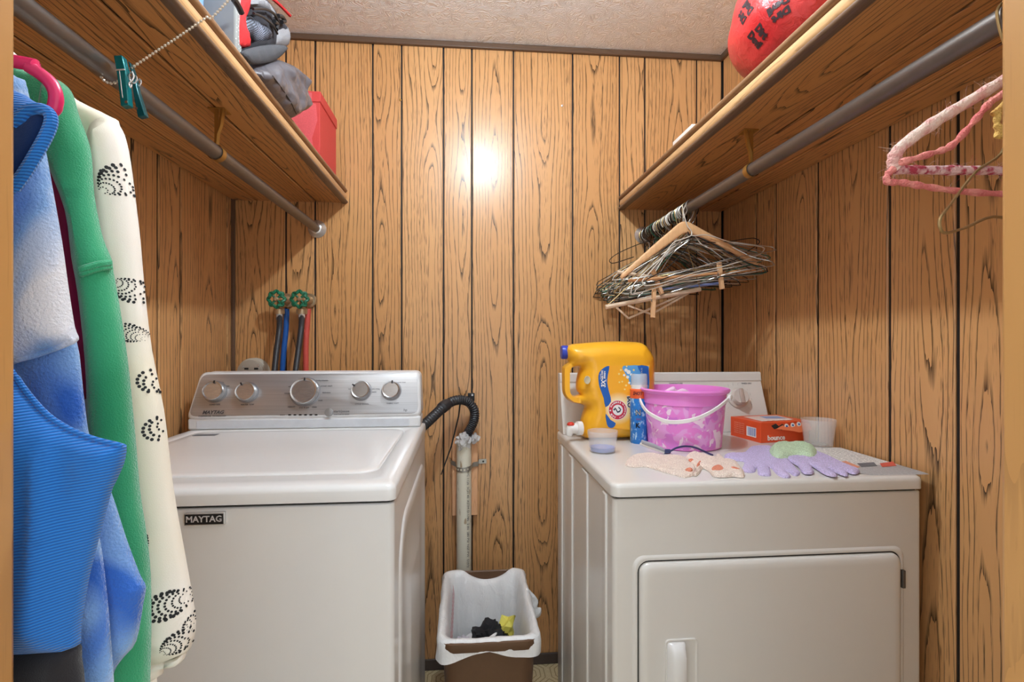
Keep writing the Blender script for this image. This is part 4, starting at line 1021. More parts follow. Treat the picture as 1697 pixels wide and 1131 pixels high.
# ---------------------------------------------------------------- hangers on the right rod
W_DARK = plain('wire_bronze', c(74, 66, 54), .35, .7); W_SIL = plain('wire_silver', c(176, 172, 164), .3, .8); W_GOLD = plain('wire_gold', c(176, 150, 104), .35, .7)
W_GRN = plain('wire_green', c(52, 96, 74), .4, .3); W_BLK = plain('wire_black', c(34, 32, 32), .4, .3); W_WHT = plain('wire_white', c(216, 208, 194), .4, .2)
def hook_pts(R, drop):
    zc_ = -(R - RR - .0018)
    pts = [(R * math.cos(a), zc_ + R * math.sin(a)) for a in np.linspace(-.6, PI * 1.02, 12)]
    return pts + [(-R * .92, zc_ - R * .5), (-R * .5, zc_ - R * 1.2), (0, zc_ - R * 1.75), (0, -drop)]
def wire_mesh(hw, drop, bar, wr, seed, name, hr):
    rnd = random.Random(seed)
    m = MB()
    hk = smooth_poly([(x, 0, z) for x, z in hook_pts(hr, drop)], 2, False)
    m.tube(hk, wr, 5)
    tw = [(.0024 * math.cos(k * 1.2), .0024 * math.sin(k * 1.2), -drop + .03 - k * .0022) for k in range(16)]
    m.tube(tw, wr, 5)
    j = lambda s_: rnd.uniform(-s_, s_)
    e = .012
    L = [(0, -drop), (-.025, -drop - .008), (-.07, -drop - .028 + j(.008)), (-hw * .75, -bar + .04 + j(.008)), (-hw, -bar + .013), (-hw - e * .6, -bar + .004), (-hw, -bar - .002)]
    Rr = [(hw, -bar - .002), (hw + e * .6, -bar + .004), (hw, -bar + .013), (hw * .75, -bar + .04 + j(.008)), (.07, -drop - .028 + j(.008)), (.025, -drop - .008), (0, -drop)]
    body = L + [(-hw * .4, -bar - j(.008)), (hw * .4, -bar - j(.008))] + Rr
    m.tube(smooth_poly([(x, j(.008), z) for x, z in body], 3, False), wr, 5)
    return m.build(name, W_DARK, None, smooth=60)
protos = [wire_mesh(*a_, 'wire_hanger', h_) for a_, h_ in (((.200, .085, .205, .0016, 1), .024), ((.205, .092, .220, .0016, 2), .026), ((.195, .084, .232, .0017, 3), .022), ((.210, .088, .195, .0015, 4), .028), ((.198, .095, .240, .0016, 6), .025))]
WMATS = [(W_DARK, 5, 'bronze'), (W_SIL, 6, 'silver'), (W_GOLD, 4, 'brass coloured'), (W_GRN, 1.4, 'green coated'), (W_BLK, 2, 'black'), (W_WHT, 3, 'white coated')]
rh = random.Random(11)
NW = 62; first = set()
for i in range(NW):
    y = D - .028 - (D - .028 - 1.560) * (i / (NW - 1)) ** 1.05 + rh.uniform(-.004, .004)
    pi_ = rh.randrange(5); o = protos[pi_]
    if pi_ in first:
        o = protos[pi_].copy(); COL.objects.link(o)
    first.add(pi_)
    yawmax = math.asin(min(.45, max(0.0, (D - .014 - y) / .228)))
    yaw = -min(yawmax, abs(rh.gauss(.27, .14)))
    roll = -math.radians(min(14., max(1., rh.gauss(8.5, 5.))))
    o.location = (XRR + rh.uniform(-.002, .002), y, ZR)
    o.rotation_euler = (rh.uniform(-.05, .05), roll, yaw)
    if rh.random() < .3: o.scale = (-1, 1, 1)
    mt, _, nm_ = rh.choices(WMATS, [q_[1] for q_ in WMATS])[0]
    o.material_slots[0].link = 'OBJECT'; o.material_slots[0].material = mt
    lb_ = 'thin %s wire coat hanger in the crowded bunch on the right rod' % nm_
    if i == 0: lb_ = 'rearmost wire coat hanger of the bunch, against the back wall'
    tag(o, lb_, 'hanger', 'wire hangers bunched on the right rod')
# front wooden hanger
YH = 1.535
hz_ = lambda zx, zy: (940 + zx / 4.714, 320 + zy / 4.714)
def hxz(zx, zy, y=YH): p = P(*hz_(zx, zy), Y=y); return (p.x, p.z)
M_hw = wood('hanger_wood', c(232, 188, 142), c(214, 164, 116), c(176, 124, 80), freq=60., cover=.3, pores=.2, rough=.4)
t = thing('wooden_hanger', 'light wooden coat hanger in front of the wire hanger bunch', 'hanger', (XRR, YH, ZR))
pol = [(870, 238), (905, 222), (945, 226), (1080, 300), (1300, 418), (1480, 525), (1502, 548), (1492, 572), (1462, 566), (1250, 446), (1060, 352), (930, 312), (885, 335), (760, 425), (560, 572), (448, 662), (425, 678), (412, 655), (425, 632), (500, 562), (700, 382)]
MB().puff([hxz(*q) for q in pol], lambda a, b_, h: (a, YH - h, b_), .0065, .005, .006).build('yoke', M_hw, t, smooth=60)
ap = hxz(905, 240); R = RR + .004
hk = [(XRR + R * math.cos(a), YH, ZR + R * math.sin(a)) for a in np.linspace(-.6, PI, 12)] + [(XRR - R * .8, YH, ZR - R * .8), (ap[0], YH, ap[1] + .012), (ap[0], YH, ap[1] - .01)]
MB().tube(smooth_poly(hk, 3, False), .0016, 6).build('hook', W_SIL, t)
# front white wire hanger lying in front of it
def traced_wire(label, pts, y, r, mat, name='wire_hanger', group='loose traced hangers'):
    q = smooth_poly([tuple(P(*hz_(*p), Y=y)) for p in pts], 4, False)
    return tag(MB().tube(q, r, 6).build(name, mat), label, 'hanger')
traced_wire('pale wire hanger drooping in front of the wooden hanger', [(900, 100), (915, 180), (940, 260), (972, 300), (965, 335), (900, 360), (830, 390), (760, 480), (690, 570), (600, 670), (588, 700), (620, 725), (760, 700), (1000, 620), (1200, 580), (1460, 500), (1530, 455), (1515, 420), (1300, 390), (1100, 330), (985, 335), (970, 310)], 1.52, .0017, W_WHT)
traced_wire('pale wire hanger with wavy right shoulder beside the front wooden hanger', [(925, 95), (905, 150), (915, 230), (960, 290), (1000, 340), (1060, 410), (1150, 440), (1280, 455), (1380, 480), (1460, 540), (1350, 570), (1000, 640), (700, 740), (520, 790), (500, 765), (530, 700), (640, 590), (780, 470), (880, 380), (960, 290)], 1.545, .0016, W_WHT)
traced_wire('dark wire hanger with a wide loop sticking out right of the bunch', [(940, 300), (960, 370), (900, 470), (760, 600), (600, 690), (700, 690), (900, 620), (1100, 610), (1300, 530), (1420, 450), (1500, 390), (1480, 360), (1420, 355), (1250, 380), (1050, 390)], 1.53, .0015, W_BLK)
traced_wire('bronze wire hanger with its loop sticking out left of the bunch', [(700, 360), (560, 400), (400, 470), (335, 520), (340, 545), (380, 545), (520, 500)], 1.70, .0015, W_DARK)
# wooden bars and slat hangers below
def bars(label, lines, y, mat, rad):
    t = thing('slat_hanger', label, 'hanger', P(*hz_(*lines[0][0]), Y=y))
    for ln in lines:
        MB().tube([P(*hz_(*p), Y=y) for p in ln], rad, 8).build('bar', mat, t)
    A = P(*hz_(*lines[0][0]), Y=y); B = P(*hz_(*lines[0][-1]), Y=y); top = Vector((XRR, y, ZR))
    nk = Vector((XRR, y, ZR - .075))
    MB().tube([A, nk, B], .0015, 5).build('wire_frame', W_GOLD, t)
    MB().tube(smooth_poly([(XRR + R * math.cos(a), y, ZR + R * math.sin(a)) for a in np.linspace(-.5, PI, 10)] + [(XRR - R * .8, y, ZR - R), tuple(nk)], 2, False), .0015, 5).build('hook', W_GOLD, t)
M_dowel = wood('dowel_wood', c(222, 186, 148), c(200, 160, 120), c(160, 116, 80), freq=60., cover=.25, pores=.2)
M_dowel2 = plain('pale_dowel', c(222, 196, 168), .5)
bars('hanger with a thick pale wooden trouser bar at the bottom of the bunch', [[(300, 893), (1040, 752)]], 1.60, M_dowel2, .0072)
bars('hanger with a thin orange wooden bar through the clothespins', [[(478, 686), (960, 648), (1465, 600)]], 1.565, plain('orange_dowel', c(214, 158, 108), .5), .0048)
bars('hanger with a pale bar just below the thin orange bar', [[(390, 618), (900, 690), (1350, 625)]], 1.62, M_dowel2, .0058)
t = thing('slat_hanger', 'folding wooden slat hanger forming two V shapes below the bunch', 'hanger', P(*hz_(475, 980), Y=1.63))
for ln in ([(385, 895), (478, 980)], [(478, 980), (960, 768)], [(475, 880), (655, 948)], [(655, 948), (985, 762)]):
    MB().tube([P(*hz_(*p), Y=1.63) for p in ln], .0042, 4).build('slat', M_dowel2, t, smooth=0)
bl = tag(MB().tube([P(*hz_(740, 755), Y=1.61), P(*hz_(1180, 708), Y=1.61)], .0045, 8).build('hanger_tube', plain('tube_blue', c(120, 134, 180), .4)), 'pale blue cardboard hanger tube seen among the lower bars', 'hanger')
# wooden clothespins
M_pin = plain('pin_wood', c(222, 176, 130), .6)
def clothespin(a, b_, y, label):
    A, B = P(*hz_(*a), Y=y), P(*hz_(*b_), Y=y); ax = (B - A).normalized(); sd = Vector((0, 1, 0)); L = (B - A).length
    t = thing('clothespin', label, 'clothespin', A, 'wooden clothespins on the hangers')
    M_ = Matrix((ax.cross(sd).normalized(), sd, ax)).transposed()
    for s_ in (-1, 1):
        MB().obox((A + B) / 2 + sd * s_ * .0045, .011, .0055, L, M_).build('prong', M_pin, t, bevel=.001)
    MB().lathe([(.0042, -.007), (.0042, .007)], A.lerp(B, .42), 12, ax.cross(sd)).build('spring', W_SIL, t)
clothespin((680, 745), (668, 975), 1.555, 'long wooden clothespin hanging lowest from the hanger bunch')
clothespin((1185, 545), (1210, 752), 1.55, 'wooden clothespin at the right end of the hanger bars')
clothespin((665, 600), (740, 790), 1.585, 'wooden clothespin tilted behind the lowest clothespin')

# yarn wrapped hangers at the door
def yarn(name, c1, c2, sc=60.):
    b = NB(name, c1, .95, spec=.1); k = b.noise(b.coord(), sc, 2.); k2 = b.noise(b.coord(), 420., 3.)
    b.link(b.mix(b.rng(k, .42, .58), c1, c2), 'Base Color'); b.bump(k2, .9, .003); return b.m
M_y1 = yarn('yarn_white_pink', c(238, 214, 200), c(224, 170, 162)); M_y2 = yarn('yarn_pink', c(232, 150, 140), c(214, 120, 116)); M_y3 = yarn('yarn_red_white', c(236, 200, 200), c(190, 78, 96), 110.); M_y4 = yarn('yarn_yellow', c(222, 182, 104), c(206, 156, 90))
yz = lambda zx, zy: (1400 + zx / 3.232, 100 + zy / 3.232)
def yarn_hanger(label, y, parts_, neckz=.075):
    t = thing('yarn_hanger', label, 'hanger', (XRR, y, ZR))
    for nm, pts, rad, mat, wob, tied in parts_:
        q = [P(*yz(*p), Y=y) for p in pts]
        end = Vector((XRR, y, ZR - neckz)) if tied else Vector((XRR, y, q[-1].z))
        if tied == 2: q = [end] + q
        else: q = q + [end]
        q = q if tied != 2 else q[::-1]
        q = q + [Vector((2 * XRR - p.x, p.y, p.z)) for p in q[-2::-1]]
        sp = smooth_poly([tuple(p) for p in q], 10, False)
        rr = [rad * (1 + wob * math.sin(i * 1.05) + .22 * nz(i * .25, y * 9)) for i in range(len(sp))]
        MB().tube(sp, rr, 10).build(nm, mat, t, smooth=60)
        if wob < .1:      # loose fuzz
            fz = MB(); rf = random.Random(5)
            for k in range(170):
                i = rf.randrange(len(sp) // 2); p0 = Vector(sp[i]); d_ = Vector((rf.gauss(0, 1), rf.gauss(0, 1), rf.gauss(0, 1))).normalized(); e_ = Vector((rf.gauss(0, 1), rf.gauss(0, 1), rf.gauss(0, 1))) * .003
                fz.tube([p0 + d_ * rad * .9, p0 + d_ * (rad + .002) + e_, p0 + d_ * (rad + .001) + e_ * 2], .00012, 3)
            f_ = fz.build('fuzz', mat, t, smooth=0); f_['kind'] = 'stuff'
    hk = [(XRR + R * math.cos(a), y, ZR + R * math.sin(a)) for a in np.linspace(-.5, PI, 12)] + [(XRR - R * .8, y, ZR - R * .9), (XRR, y, ZR - neckz)]
    MB().tube(smooth_poly(hk, 3, False), .0016, 6).build('hook', W_BLK, t)
yarn_hanger('fluffy white and pink yarn wrapped hanger by the right door jamb', .545, [('upper_arm', [(275, 585), (258, 560), (275, 500), (330, 440), (500, 320), (700, 200), (840, 115)], .0066, M_y1, .02, 1), ('lower_bar', [(265, 585), (420, 588), (600, 590), (840, 592)], .0052, M_y3, .03, 0)])
yarn_hanger('thin twisted pink yarn wrapped hanger behind the fluffy one', .525, [('upper_arm', [(300, 548), (480, 495), (575, 455), (690, 330), (780, 225), (840, 185)], .0036, M_y2, .22, 1), ('lower_bar', [(262, 580), (228, 615), (232, 652), (300, 655), (420, 675), (600, 700), (840, 716)], .0036, M_y2, .12, 0)])
yarn_hanger('yellow yarn wrapped hanger barely showing at the right door jamb', .50, [('upper_arm', [(826, 385), (815, 340), (822, 280), (850, 240)], 0.0034, M_y4, .12, 1), ('lower_bar', [(822, 350), (832, 392), (865, 405)], .0034, M_y4, .12, 0)])
ypx = lambda x: .505 + (x - 1556) / 244 * .115
bw = [(860, 455), (700, 600), (560, 780), (515, 840), (507, 880), (520, 915), (550, 925), (640, 900), (840, 842)]
q = [P(*yz(*p), Y=ypx(yz(*p)[0])) for p in bw]
nk = Vector((XRR, .60, ZR - .075)); hk = [Vector((XRR + R * math.cos(a), .60, ZR + R * math.sin(a))) for a in np.linspace(-.5, PI, 12)] + [Vector((XRR - R * .8, .60, ZR - R))]
tag(MB().tube(smooth_poly([tuple(p) for p in hk + [nk] + q + [Vector((XRR + .12, .66, q[-1].z - .01))]], 5, False), .0017, 6).build('wire_hanger', W_GOLD), 'single brass wire hanger below the yarn hangers by the right jamb', 'hanger')

# ---------------------------------------------------------------- chain and teal clothespin on the left rod
M_bead = plain('chain_bead', c(222, 214, 200), .3, .5)
yc = P(185, 131, X=XRL).y
cpts = [P(x, y, Y=yc - .022) for x, y in ((168, 128), (173, 134), (183, 138), (193, 136), (202, 130), (214, 116))] + [P(250, 91, Y=yc - .02), P(300, 58, Y=yc - .015), P(340, 30, Y=yc - .01), P(378, 1, Y=yc - .005), Vector((-.15, .835, 2.06)), Vector((0.0, .85, 2.20)), Vector((LAMP[0] - .02, LAMP[1], ZC - .045))]
sp = [Vector(p) for p in smooth_poly([tuple(p) for p in cpts], 24, False)]
m = MB(); acc = 0.; nxt = 0.
octa = [(1, 0, 0), (-1, 0, 0), (0, 1, 0), (0, -1, 0), (0, 0, 1), (0, 0, -1)]
bm = bmesh.new(); bmesh.ops.create_icosphere(bm, subdivisions=1, radius=1); iv = [v.co.copy() for v in bm.verts]; bm.verts.index_update(); fi = [[v.index for v in f.verts] for f in bm.faces]; bm.free()
for a, b_ in zip(sp[:-1], sp[1:]):
    L = (b_ - a).length
    while nxt <= acc + L:
        p = a.lerp(b_, (nxt - acc) / max(L, 1e-9)); m.add([p + v * .0025 for v in iv], fi); nxt += .0056
    acc += L
t = thing('pull_chain', 'pale ball pull chain draped from the ceiling lamp to the left rod', 'chain', cpts[0])
m.build('beads', M_bead, t); MB().tube(sp, .0006, 4).build('core', M_bead, t)
M_teal = plain('teal_metal', c(22, 118, 122), .22, .35); M_teal_d = plain('teal_dark', c(16, 84, 90), .25, .35)
yp = yc - .030
t = thing('clothespin', 'teal clothespin clipped on the ball chain at the left rod', 'clothespin', P(205, 140, Y=yp))
tz = lambda zx, zy: (zx / 5.142, 80 + zy / 5.142)
def tprism(pts, y0, y1, mat, nm, par): return MB().prism([(lambda p: (p.x, p.z))(P(*tz(*q), Y=yp)) for q in pts], lambda a, b_, h: (a, yp + h, b_), y0, y1).build(nm, mat, par, bevel=.0012)
l1 = tprism([(988, 78), (1060, 76), (1072, 130), (1090, 200), (1118, 500), (1050, 508), (1012, 205)], -.006, .006, M_teal, 'prong', t)
tprism([(1036, 205), (1044, 205), (1072, 440), (1064, 440)], -.0068, -.0058, M_chrome, 'painted_highlight', l1)  # thin chrome strip standing in for a highlight along the prong
tprism([(1005, 196), (1088, 192), (1090, 206), (1006, 210)], -.0072, .0072, M_chrome, 'band', l1)
l2 = tprism([(1062, 82), (1086, 110), (1120, 210), (1148, 340), (1218, 560), (1150, 572), (1108, 345), (1096, 200)], .006, .016, M_teal_d, 'prong', t)
for (zx, zy) in ((1075, 458), (1160, 512)):
    q = P(*tz(zx, zy), Y=yp - .006 if zx < 1100 else yp + .006); MB().lathe([(.0022, 0), (.002, .0006)], q, 10, (0, -1, 0)).build('pin_hole', plain('pin_hole_rust', c(110, 70, 50), .6), t)
q = P(*tz(1122, 250), Y=yp)
MB().tube([q + Vector((.004 * math.cos(k * .7), -.004 + .0011 * k, .007 * math.sin(k * .7))) for k in range(24)], .0011, 6).build('spring', M_chrome, t)
MB().tube(smooth_poly([tuple(P(*tz(*z_), Y=yp - .004)) for z_ in ((1125, 200), (1140, 235), (1128, 270), (1100, 300), (1112, 335), (1122, 310))], 4, False), .0012, 6).build('spring_arm', M_chrome, t)

# ---------------------------------------------------------------- things on the left shelf
ZB = ZS + .0385; XB = XSL - .012
def fabric(name, col, sc=500., rough=.85, st=.5, dist=.0012, alt=.82):
    b = NB(name, col, rough, spec=.25); k = b.noise(b.coord(), sc, 2.)
    b.link(b.mix(b.rng(k, .35, .65), tuple(v * alt for v in col[:3]) + (1,), col), 'Base Color'); b.bump(k, st, dist); return b.m
M_bg = fabric('bag_black', c(52, 50, 54)); M_bgr = fabric('bag_grey', c(140, 138, 140), 900.); M_bred = fabric('bag_red', c(206, 48, 50)); M_bpouch = NB('pouch_nylon', c(92, 88, 92), .32); M_bpouch = noisebump(M_bpouch, 28., .5, .006).m
M_mesh = NB('mesh_pocket', c(40, 42, 52), .7)
xx, yy, zz_ = M_mesh.xyz(M_mesh.coord())
gr = M_mesh.math('MULTIPLY', M_mesh.rng(M_mesh.math('FRACT', M_mesh.math('MULTIPLY', M_mesh.math('ADD', yy, zz_), 170.)), .35, .5), M_mesh.rng(M_mesh.math('FRACT', M_mesh.math('MULTIPLY', M_mesh.math('SUBTRACT', yy, zz_), 170.)), .35, .5))
M_mesh.link(M_mesh.mix(M_mesh.math('MULTIPLY', gr, M_mesh.rng(M_mesh.noise(M_mesh.coord(), 22., 2.), .4, .6)), c(34, 34, 42), c(176, 186, 206)), 'Base Color'); M_mesh = M_mesh.m
M_web = NB('webbing', c(58, 58, 62), .8)
xx, yy, zz_ = M_web.xyz(M_web.coord())
k = M_web.math('MULTIPLY', M_web.math('SINE', M_web.math('MULTIPLY', M_web.math('ADD', yy, zz_), 1500.)), M_web.math('SINE', M_web.math('MULTIPLY', M_web.math('SUBTRACT', yy, zz_), 1500.)))
M_web.link(M_web.mix(M_web.rng(k, -.5, .5), c(36, 36, 40), c(86, 86, 90)), 'Base Color'); M_web.bump(k, .5, .001); M_web = M_web.m
kz = lambda zx, zy: (350 + zx / 4.917, zy / 4.917)
t = thing('backpack', 'grey, black and red backpack lying on the left shelf edge', 'backpack', (XB - .1, 1.25, ZB))
def bagpiece(nm, pts, xb, T, r, mat, res=.008, wr=None, xt=None, par=None):
    xt = xt if xt is not None else xb + T
    q = [(lambda p: (p.y, max(p.z, ZB + .001)))(P(*kz(*p), X=xt)) for p in pts]
    mm_ = MB().puff(smooth_poly(q, 3), lambda a, b_, h: (xb + h, a, b_), T, r, res, wr=wr); mm_.build(nm, mat, par or t, smooth=60); return mm_
wrk = lambda a, b_: .006 * nz(a * 22, b_ * 22, 1.) + .003 * nz(a * 60, b_ * 60, 2.)
bagpiece('red_side', [(262, -70), (345, -70), (335, 110), (315, 200), (330, 300), (345, 405), (282, 420), (240, 360), (240, 120)], XB - .075, .078, .012, M_bred, wr=wrk)
body = bagpiece('body', [(335, -80), (500, -80), (575, 40), (640, 125), (662, 200), (668, 400), (640, 440), (500, 525), (345, 525), (300, 440), (322, 300), (318, 200), (332, 110)], XB - .09, .085, .05, M_bg, wr=wrk)
pk = bagpiece('mesh_pocket', [(345, 108), (420, 138), (500, 200), (540, 270), (535, 345), (490, 372), (400, 365), (322, 295), (305, 205)], XB - .03, .035, .03, M_mesh, res=.006, wr=wrk)
bagpiece('grey_panel', [(552, 240), (600, 195), (655, 200), (668, 395), (560, 392), (545, 330)], XB - .028, .030, .03, M_bgr, res=.006)
bagpiece('flap', [(340, -30), (470, -30), (560, 90), (548, 180), (510, 110), (440, 75), (338, 72)], XB - .028, .034, .025, M_bgr, res=.006, wr=wrk)
def btube(nm, pts, xb, rad, mat, par=None):
    MB().tube(smooth_poly([tuple(P(*kz(*p), X=xb)) for p in pts], 4, False), rad, 8).build(nm, mat, par or t)
btube('zip', [(340, 72), (440, 74), (512, 112), (550, 182)], XB + .006, .003, M_black)
btube('pocket_trim', [(345, 108), (420, 138), (500, 205), (540, 275)], XB + .008, .0028, M_black)
btube('piping', [(500, -10), (560, 42), (642, 128)], XB - .02, .004, M_bred)
btube('buckle', [(512, 175), (540, 200), (530, 240)], XB + .008, .005, M_black); btube('buckle', [(545, 130), (575, 135), (600, 170), (575, 180)], XB + .004, .005, M_black)
btube('grab_strap', [(180, -10), (215, 40), (248, 105)], XB + .012, .006, M_black)
bagpiece('strap', [(285, 432), (380, 388), (540, 364), (645, 380), (625, 432), (540, 502), (420, 526), (350, 518)], XB + .012, .010, .02, M_web, res=.006, wr=lambda a, b_: .004 * nz(a * 30, b_ * 30))
pm_ = bagpiece('pouch', [(432, 600), (440, 572), (500, 522), (600, 475), (700, 492), (790, 560), (858, 640), (832, 760), (852, 875), (850, 905), (745, 985), (700, 982), (560, 815)], XB - .03, .065, .03, M_bpouch, res=.0055, wr=lambda a, b_: .012 * nz(a * 24, b_ * 24, 4.) + .004 * nz(a * 70, b_ * 70, 1.))
q = [onmesh(pm_, *kz(a_, b2_), .002) for a_, b2_ in ((500, 620), (540, 672), (580, 727), (620, 788), (660, 852), (695, 930))]
q = [p for p in q if p is not None]
if len(q) > 2: MB().tube(q, .0016, 6).build('pouch_seam', M_black, t)
# red lidded box
YR0, YR1 = P(530, 250, X=XB - .006).y, P(557, 270, X=XB - .006).y; ZRT = P(530, 152, X=XB - .006).z
t = thing('red_box', 'red cardboard box with lid at the back end of the left shelf', 'box', (XB - .1, YR0, ZB))
M_rb = fabric('red_card', c(204, 70, 68), 300., .55, .15, .0008, .94)
MB().box(XB - .20, XB - .006, YR0, YR1, ZB, ZRT - .004).build('box', M_rb, t, bevel=.0015)
ldr = MB().box(XB - .203, XB - .003, YR0 - .003, YR1 + .003, ZRT - .034, ZRT).build('lid', M_rb, t, bevel=.002)
MB().box(XB - .200, XB - .03, YR0 - .0034, YR0 - .0028, ZRT - .03, ZRT - .006).build('lid_label', plain('faded_label', c(214, 96, 100), .7), ldr)
MB().puff(smooth_poly([(XB - .2, ZB + .002), (XB - .03, ZB + .002), (XB - .022, ZB + .04), (XB - .03, ZB + .09), (XB - .018, ZRT - .04), (XB - .2, ZRT - .04)], 2), lambda a, b_, h: (a, YR0 - .0004 - max(0, h), b_), .0006, .002, .01, back=0.).build('torn_paper', fabric('torn_red', c(216, 92, 96), 260., .8, .3, .001, .9), t)
# grey dotted board and blue cushion
YG = P(392, 60, X=XB - .002).y
gb = NB('grey_dots', c(150, 150, 146), .6)
vx = gb.n('ShaderNodeTexVoronoi', {'Vector': gb.coord(), 'Scale': 130., 'Randomness': .35}).outputs['Distance']
gb.link(gb.mix(gb.rng(vx, .16, .2), c(214, 212, 206), c(142, 142, 138)), 'Base Color')
t = thing('storage_bin', 'grey fabric storage bin with white dots between the blue cushion and backpack', 'storage bin', (XB - .15, YG, ZB))
MB().box(XB - .30, XB - .002, YG, YG + .028, ZB, ZB + .30).build('panel', gb.m, t, bevel=.006, seg=3)
MB().box(XB - .30, XB - .004, YG - .001, YG + .029, ZB + .285, ZB + .305).build('rim', M_black, t, bevel=.004)
tag(MB().puff(rrect(-.13, .13, 0, .26, .06), lambda a, b_, h: (XB - .165 + a, YG - .075 - h, ZB + .001 + b_), .06, .07, .016, wr=lambda a, b_: .004 * nz(a * 20, b_ * 20)).build('cushion', fabric('cushion_blue', c(120, 160, 226), 300.)), 'pale blue cushion at the front of the left shelf', 'cushion')

# ---------------------------------------------------------------- right shelf: red wrapped bundle, clear sleeve
ec = Vector((.684, 1.035, ZB + .125)); er = Vector((.110, .15, .124))
t = thing('red_bundle', 'round red printed bag on the edge of the right shelf', 'bag', (ec.x, ec.y, ZB))
bm = bmesh.new(); bmesh.ops.create_icosphere(bm, subdivisions=5, radius=1)
def ep(n, off=0.):
    k = 1 + .035 * nz(n.x * 2.2, n.y * 2.2, n.z * 2.2) + .012 * nz(n.x * 7, n.y * 7, n.z * 7)
    return ec + Vector((n.x * (er.x * k + off), n.y * (er.y * k + off), n.z * (er.z * k + off)))
m = MB().add([ep(v.co) for v in bm.verts], [[q.index for q in f.verts] for f in bm.faces]); bm.free()
b = NB('red_film', c(190, 30, 34), .35); nn_ = b.noise(b.coord(), 60., 4., .6, .8)
b.link(b.mix(b.rng(b.noise(b.coord(), 9., 2.), .4, .6), c(168, 26, 30), c(190, 52, 50)), 'Base Color'); b.bump(nn_, .6, .004)
m.build('bag', b.m, t, smooth=60)
def ball_text(s_, px, py, ang, size):
    o = Vector((0, 0, CZ)); d_ = (P(px, py, Y=1.) - o)
    # ray to the ellipsoid
    dd = Vector((d_.x / er.x, d_.y / er.y, d_.z / er.z)); oo = Vector(((o.x - ec.x) / er.x, (o.y - ec.y) / er.y, (o.z - ec.z) / er.z))
    A, B, C_ = dd.dot(dd), 2 * dd.dot(oo), oo.dot(oo) - 1; disc_ = B * B - 4 * A * C_
    if disc_ < 0: return
    n0 = (oo + dd * ((-B - math.sqrt(disc_)) / (2 * A))).normalized()
    ri = Vector((1, 0, 0)) - n0 * n0.x; ri = ri.normalized(); up = n0.cross(ri) * -1
    if up.z < 0: up = -up
    e1_ = ri * math.cos(ang) + up * math.sin(ang); e2_ = -ri * math.sin(ang) + up * math.cos(ang)
    wf_ = lambda p: ep((n0 + e1_ * (p.x / .125) + e2_ * (p.y / .125)).normalized(), .0008 + p.z)
    text(s_, size, None, plain('print_black', c(44, 24, 28), .5), t, warp=wf_, bold=.0012, extrude=.0001)
for px, py, ang in ((1292, 16, -2.5), (1234, 20, 2.2), (1256, 60, -.2), (1262, -40, 2.6)):
    ball_text('Dirt\nDevil', px, py, ang, .0185)
ya, yb_ = P(1150, 197, X=XSR + .01).y, P(1118, 226, X=XSR + .01).y
tag(MB().box(XSR + .004, XSR + .06, min(ya, yb_), max(ya, yb_), ZS + .055, ZS + .068).build('plastic_sleeve', plain('sleeve_clear', c(226, 222, 216), .25), bevel=.002), 'thin clear plastic sleeve lying on the right shelf edge', 'sleeve')
# ---------------------------------------------------------------- garments on the left rod
from mathutils.bvhtree import BVHTree
def piece(nm, pts, y, T, r, mat, parent, res=.009, wr=None, sm=3):
    q = [(lambda p: (p.x, p.z))(P(a, b_, Y=y)) for a, b_ in pts]
    m = MB().puff(smooth_poly(q, sm), lambda a, b_, h: (a, y - h, b_), T, r, res, wr=wr, back=.31)
    o = m.build(nm, mat, parent, smooth=80)
    return o, m
def folds(amp, fx_, seed): return lambda a, b_: amp * nz(a * fx_, b_ * 2.2, seed) + amp * .35 * nz(a * fx_ * 3, b_ * 7, seed + 3)
def cloth(name, col, sc=1200., rough=.9, st=.4, dist=.0008, col2=None, psc=8., sheen=.3):
    b = NB(name, col, rough, spec=.15); b.set('Sheen Weight', sheen)
    k = b.noise(b.coord(), sc, 2.)
    if col2: b.link(b.mix(b.rng(b.noise(b.coord(), psc, 2., .5, .6), .40, .60), col, col2), 'Base Color')
    b.bump(k, st, dist); return b.m
def ridge(nm, mb, pts, rad, mat, parent, sink=.3):
    q = [onmesh(mb, a, b_, rad * (1 - sink)) for a, b_ in smooth_poly(pts, 5, False)]
    q = [p for p in q if p is not None]
    MB().tube(q, [rad * .6] + [rad] * (len(q) - 2) + [rad * .6], 8).build(nm, mat, parent)
LX = -90                      # runs on behind the jamb
# cream printed blouse
YB_ = .60
M_cream = cloth('cream_cotton', c(248, 240, 228), 900., .8, .25, .0006, c(244, 234, 212), 5., .1)
t = thing('printed_blouse', 'cream blouse with black dotted leaf print, rearmost on the left rod', 'blouse', (XRL, YB_, 1.0))
bo, bmb = piece('body', [(LX, 120), (60, 120), (128, 166), (182, 193), (200, 212), (200, 300), (212, 500), (225, 700), (240, 900), (244, 1000), (240, 1240), (LX, 1240)], YB_ + .022, .018, .02, M_cream, t, wr=folds(.010, 26, 1.))
so, smb = piece('sleeve', [(150, 230), (178, 196), (196, 206), (208, 228), (217, 270), (226, 340), (233, 400), (240, 480), (252, 580), (272, 680), (284, 780), (291, 830), (298, 870), (313, 952), (325, 1030), (319, 1066), (311, 1080), (290, 1090), (272, 1096), (240, 1100), (215, 1085), (205, 1000), (195, 880), (180, 700), (168, 520), (158, 360)], YB_ - .012, .030, .045, M_cream, t, wr=folds(.008, 30, 7.))
piece('cuff', [(232, 1088), (275, 1092), (308, 1080), (300, 1098), (272, 1104), (270, 1117), (250, 1126), (236, 1122)], YB_ - .012, .024, .02, M_cream, t, res=.006, wr=folds(.006, 60, 2.))
bv = BVHTree.FromPolygons([Vector(v) for v in smb.v], smb.f); bvb = BVHTree.FromPolygons([Vector(v) for v in bmb.v], bmb.f)
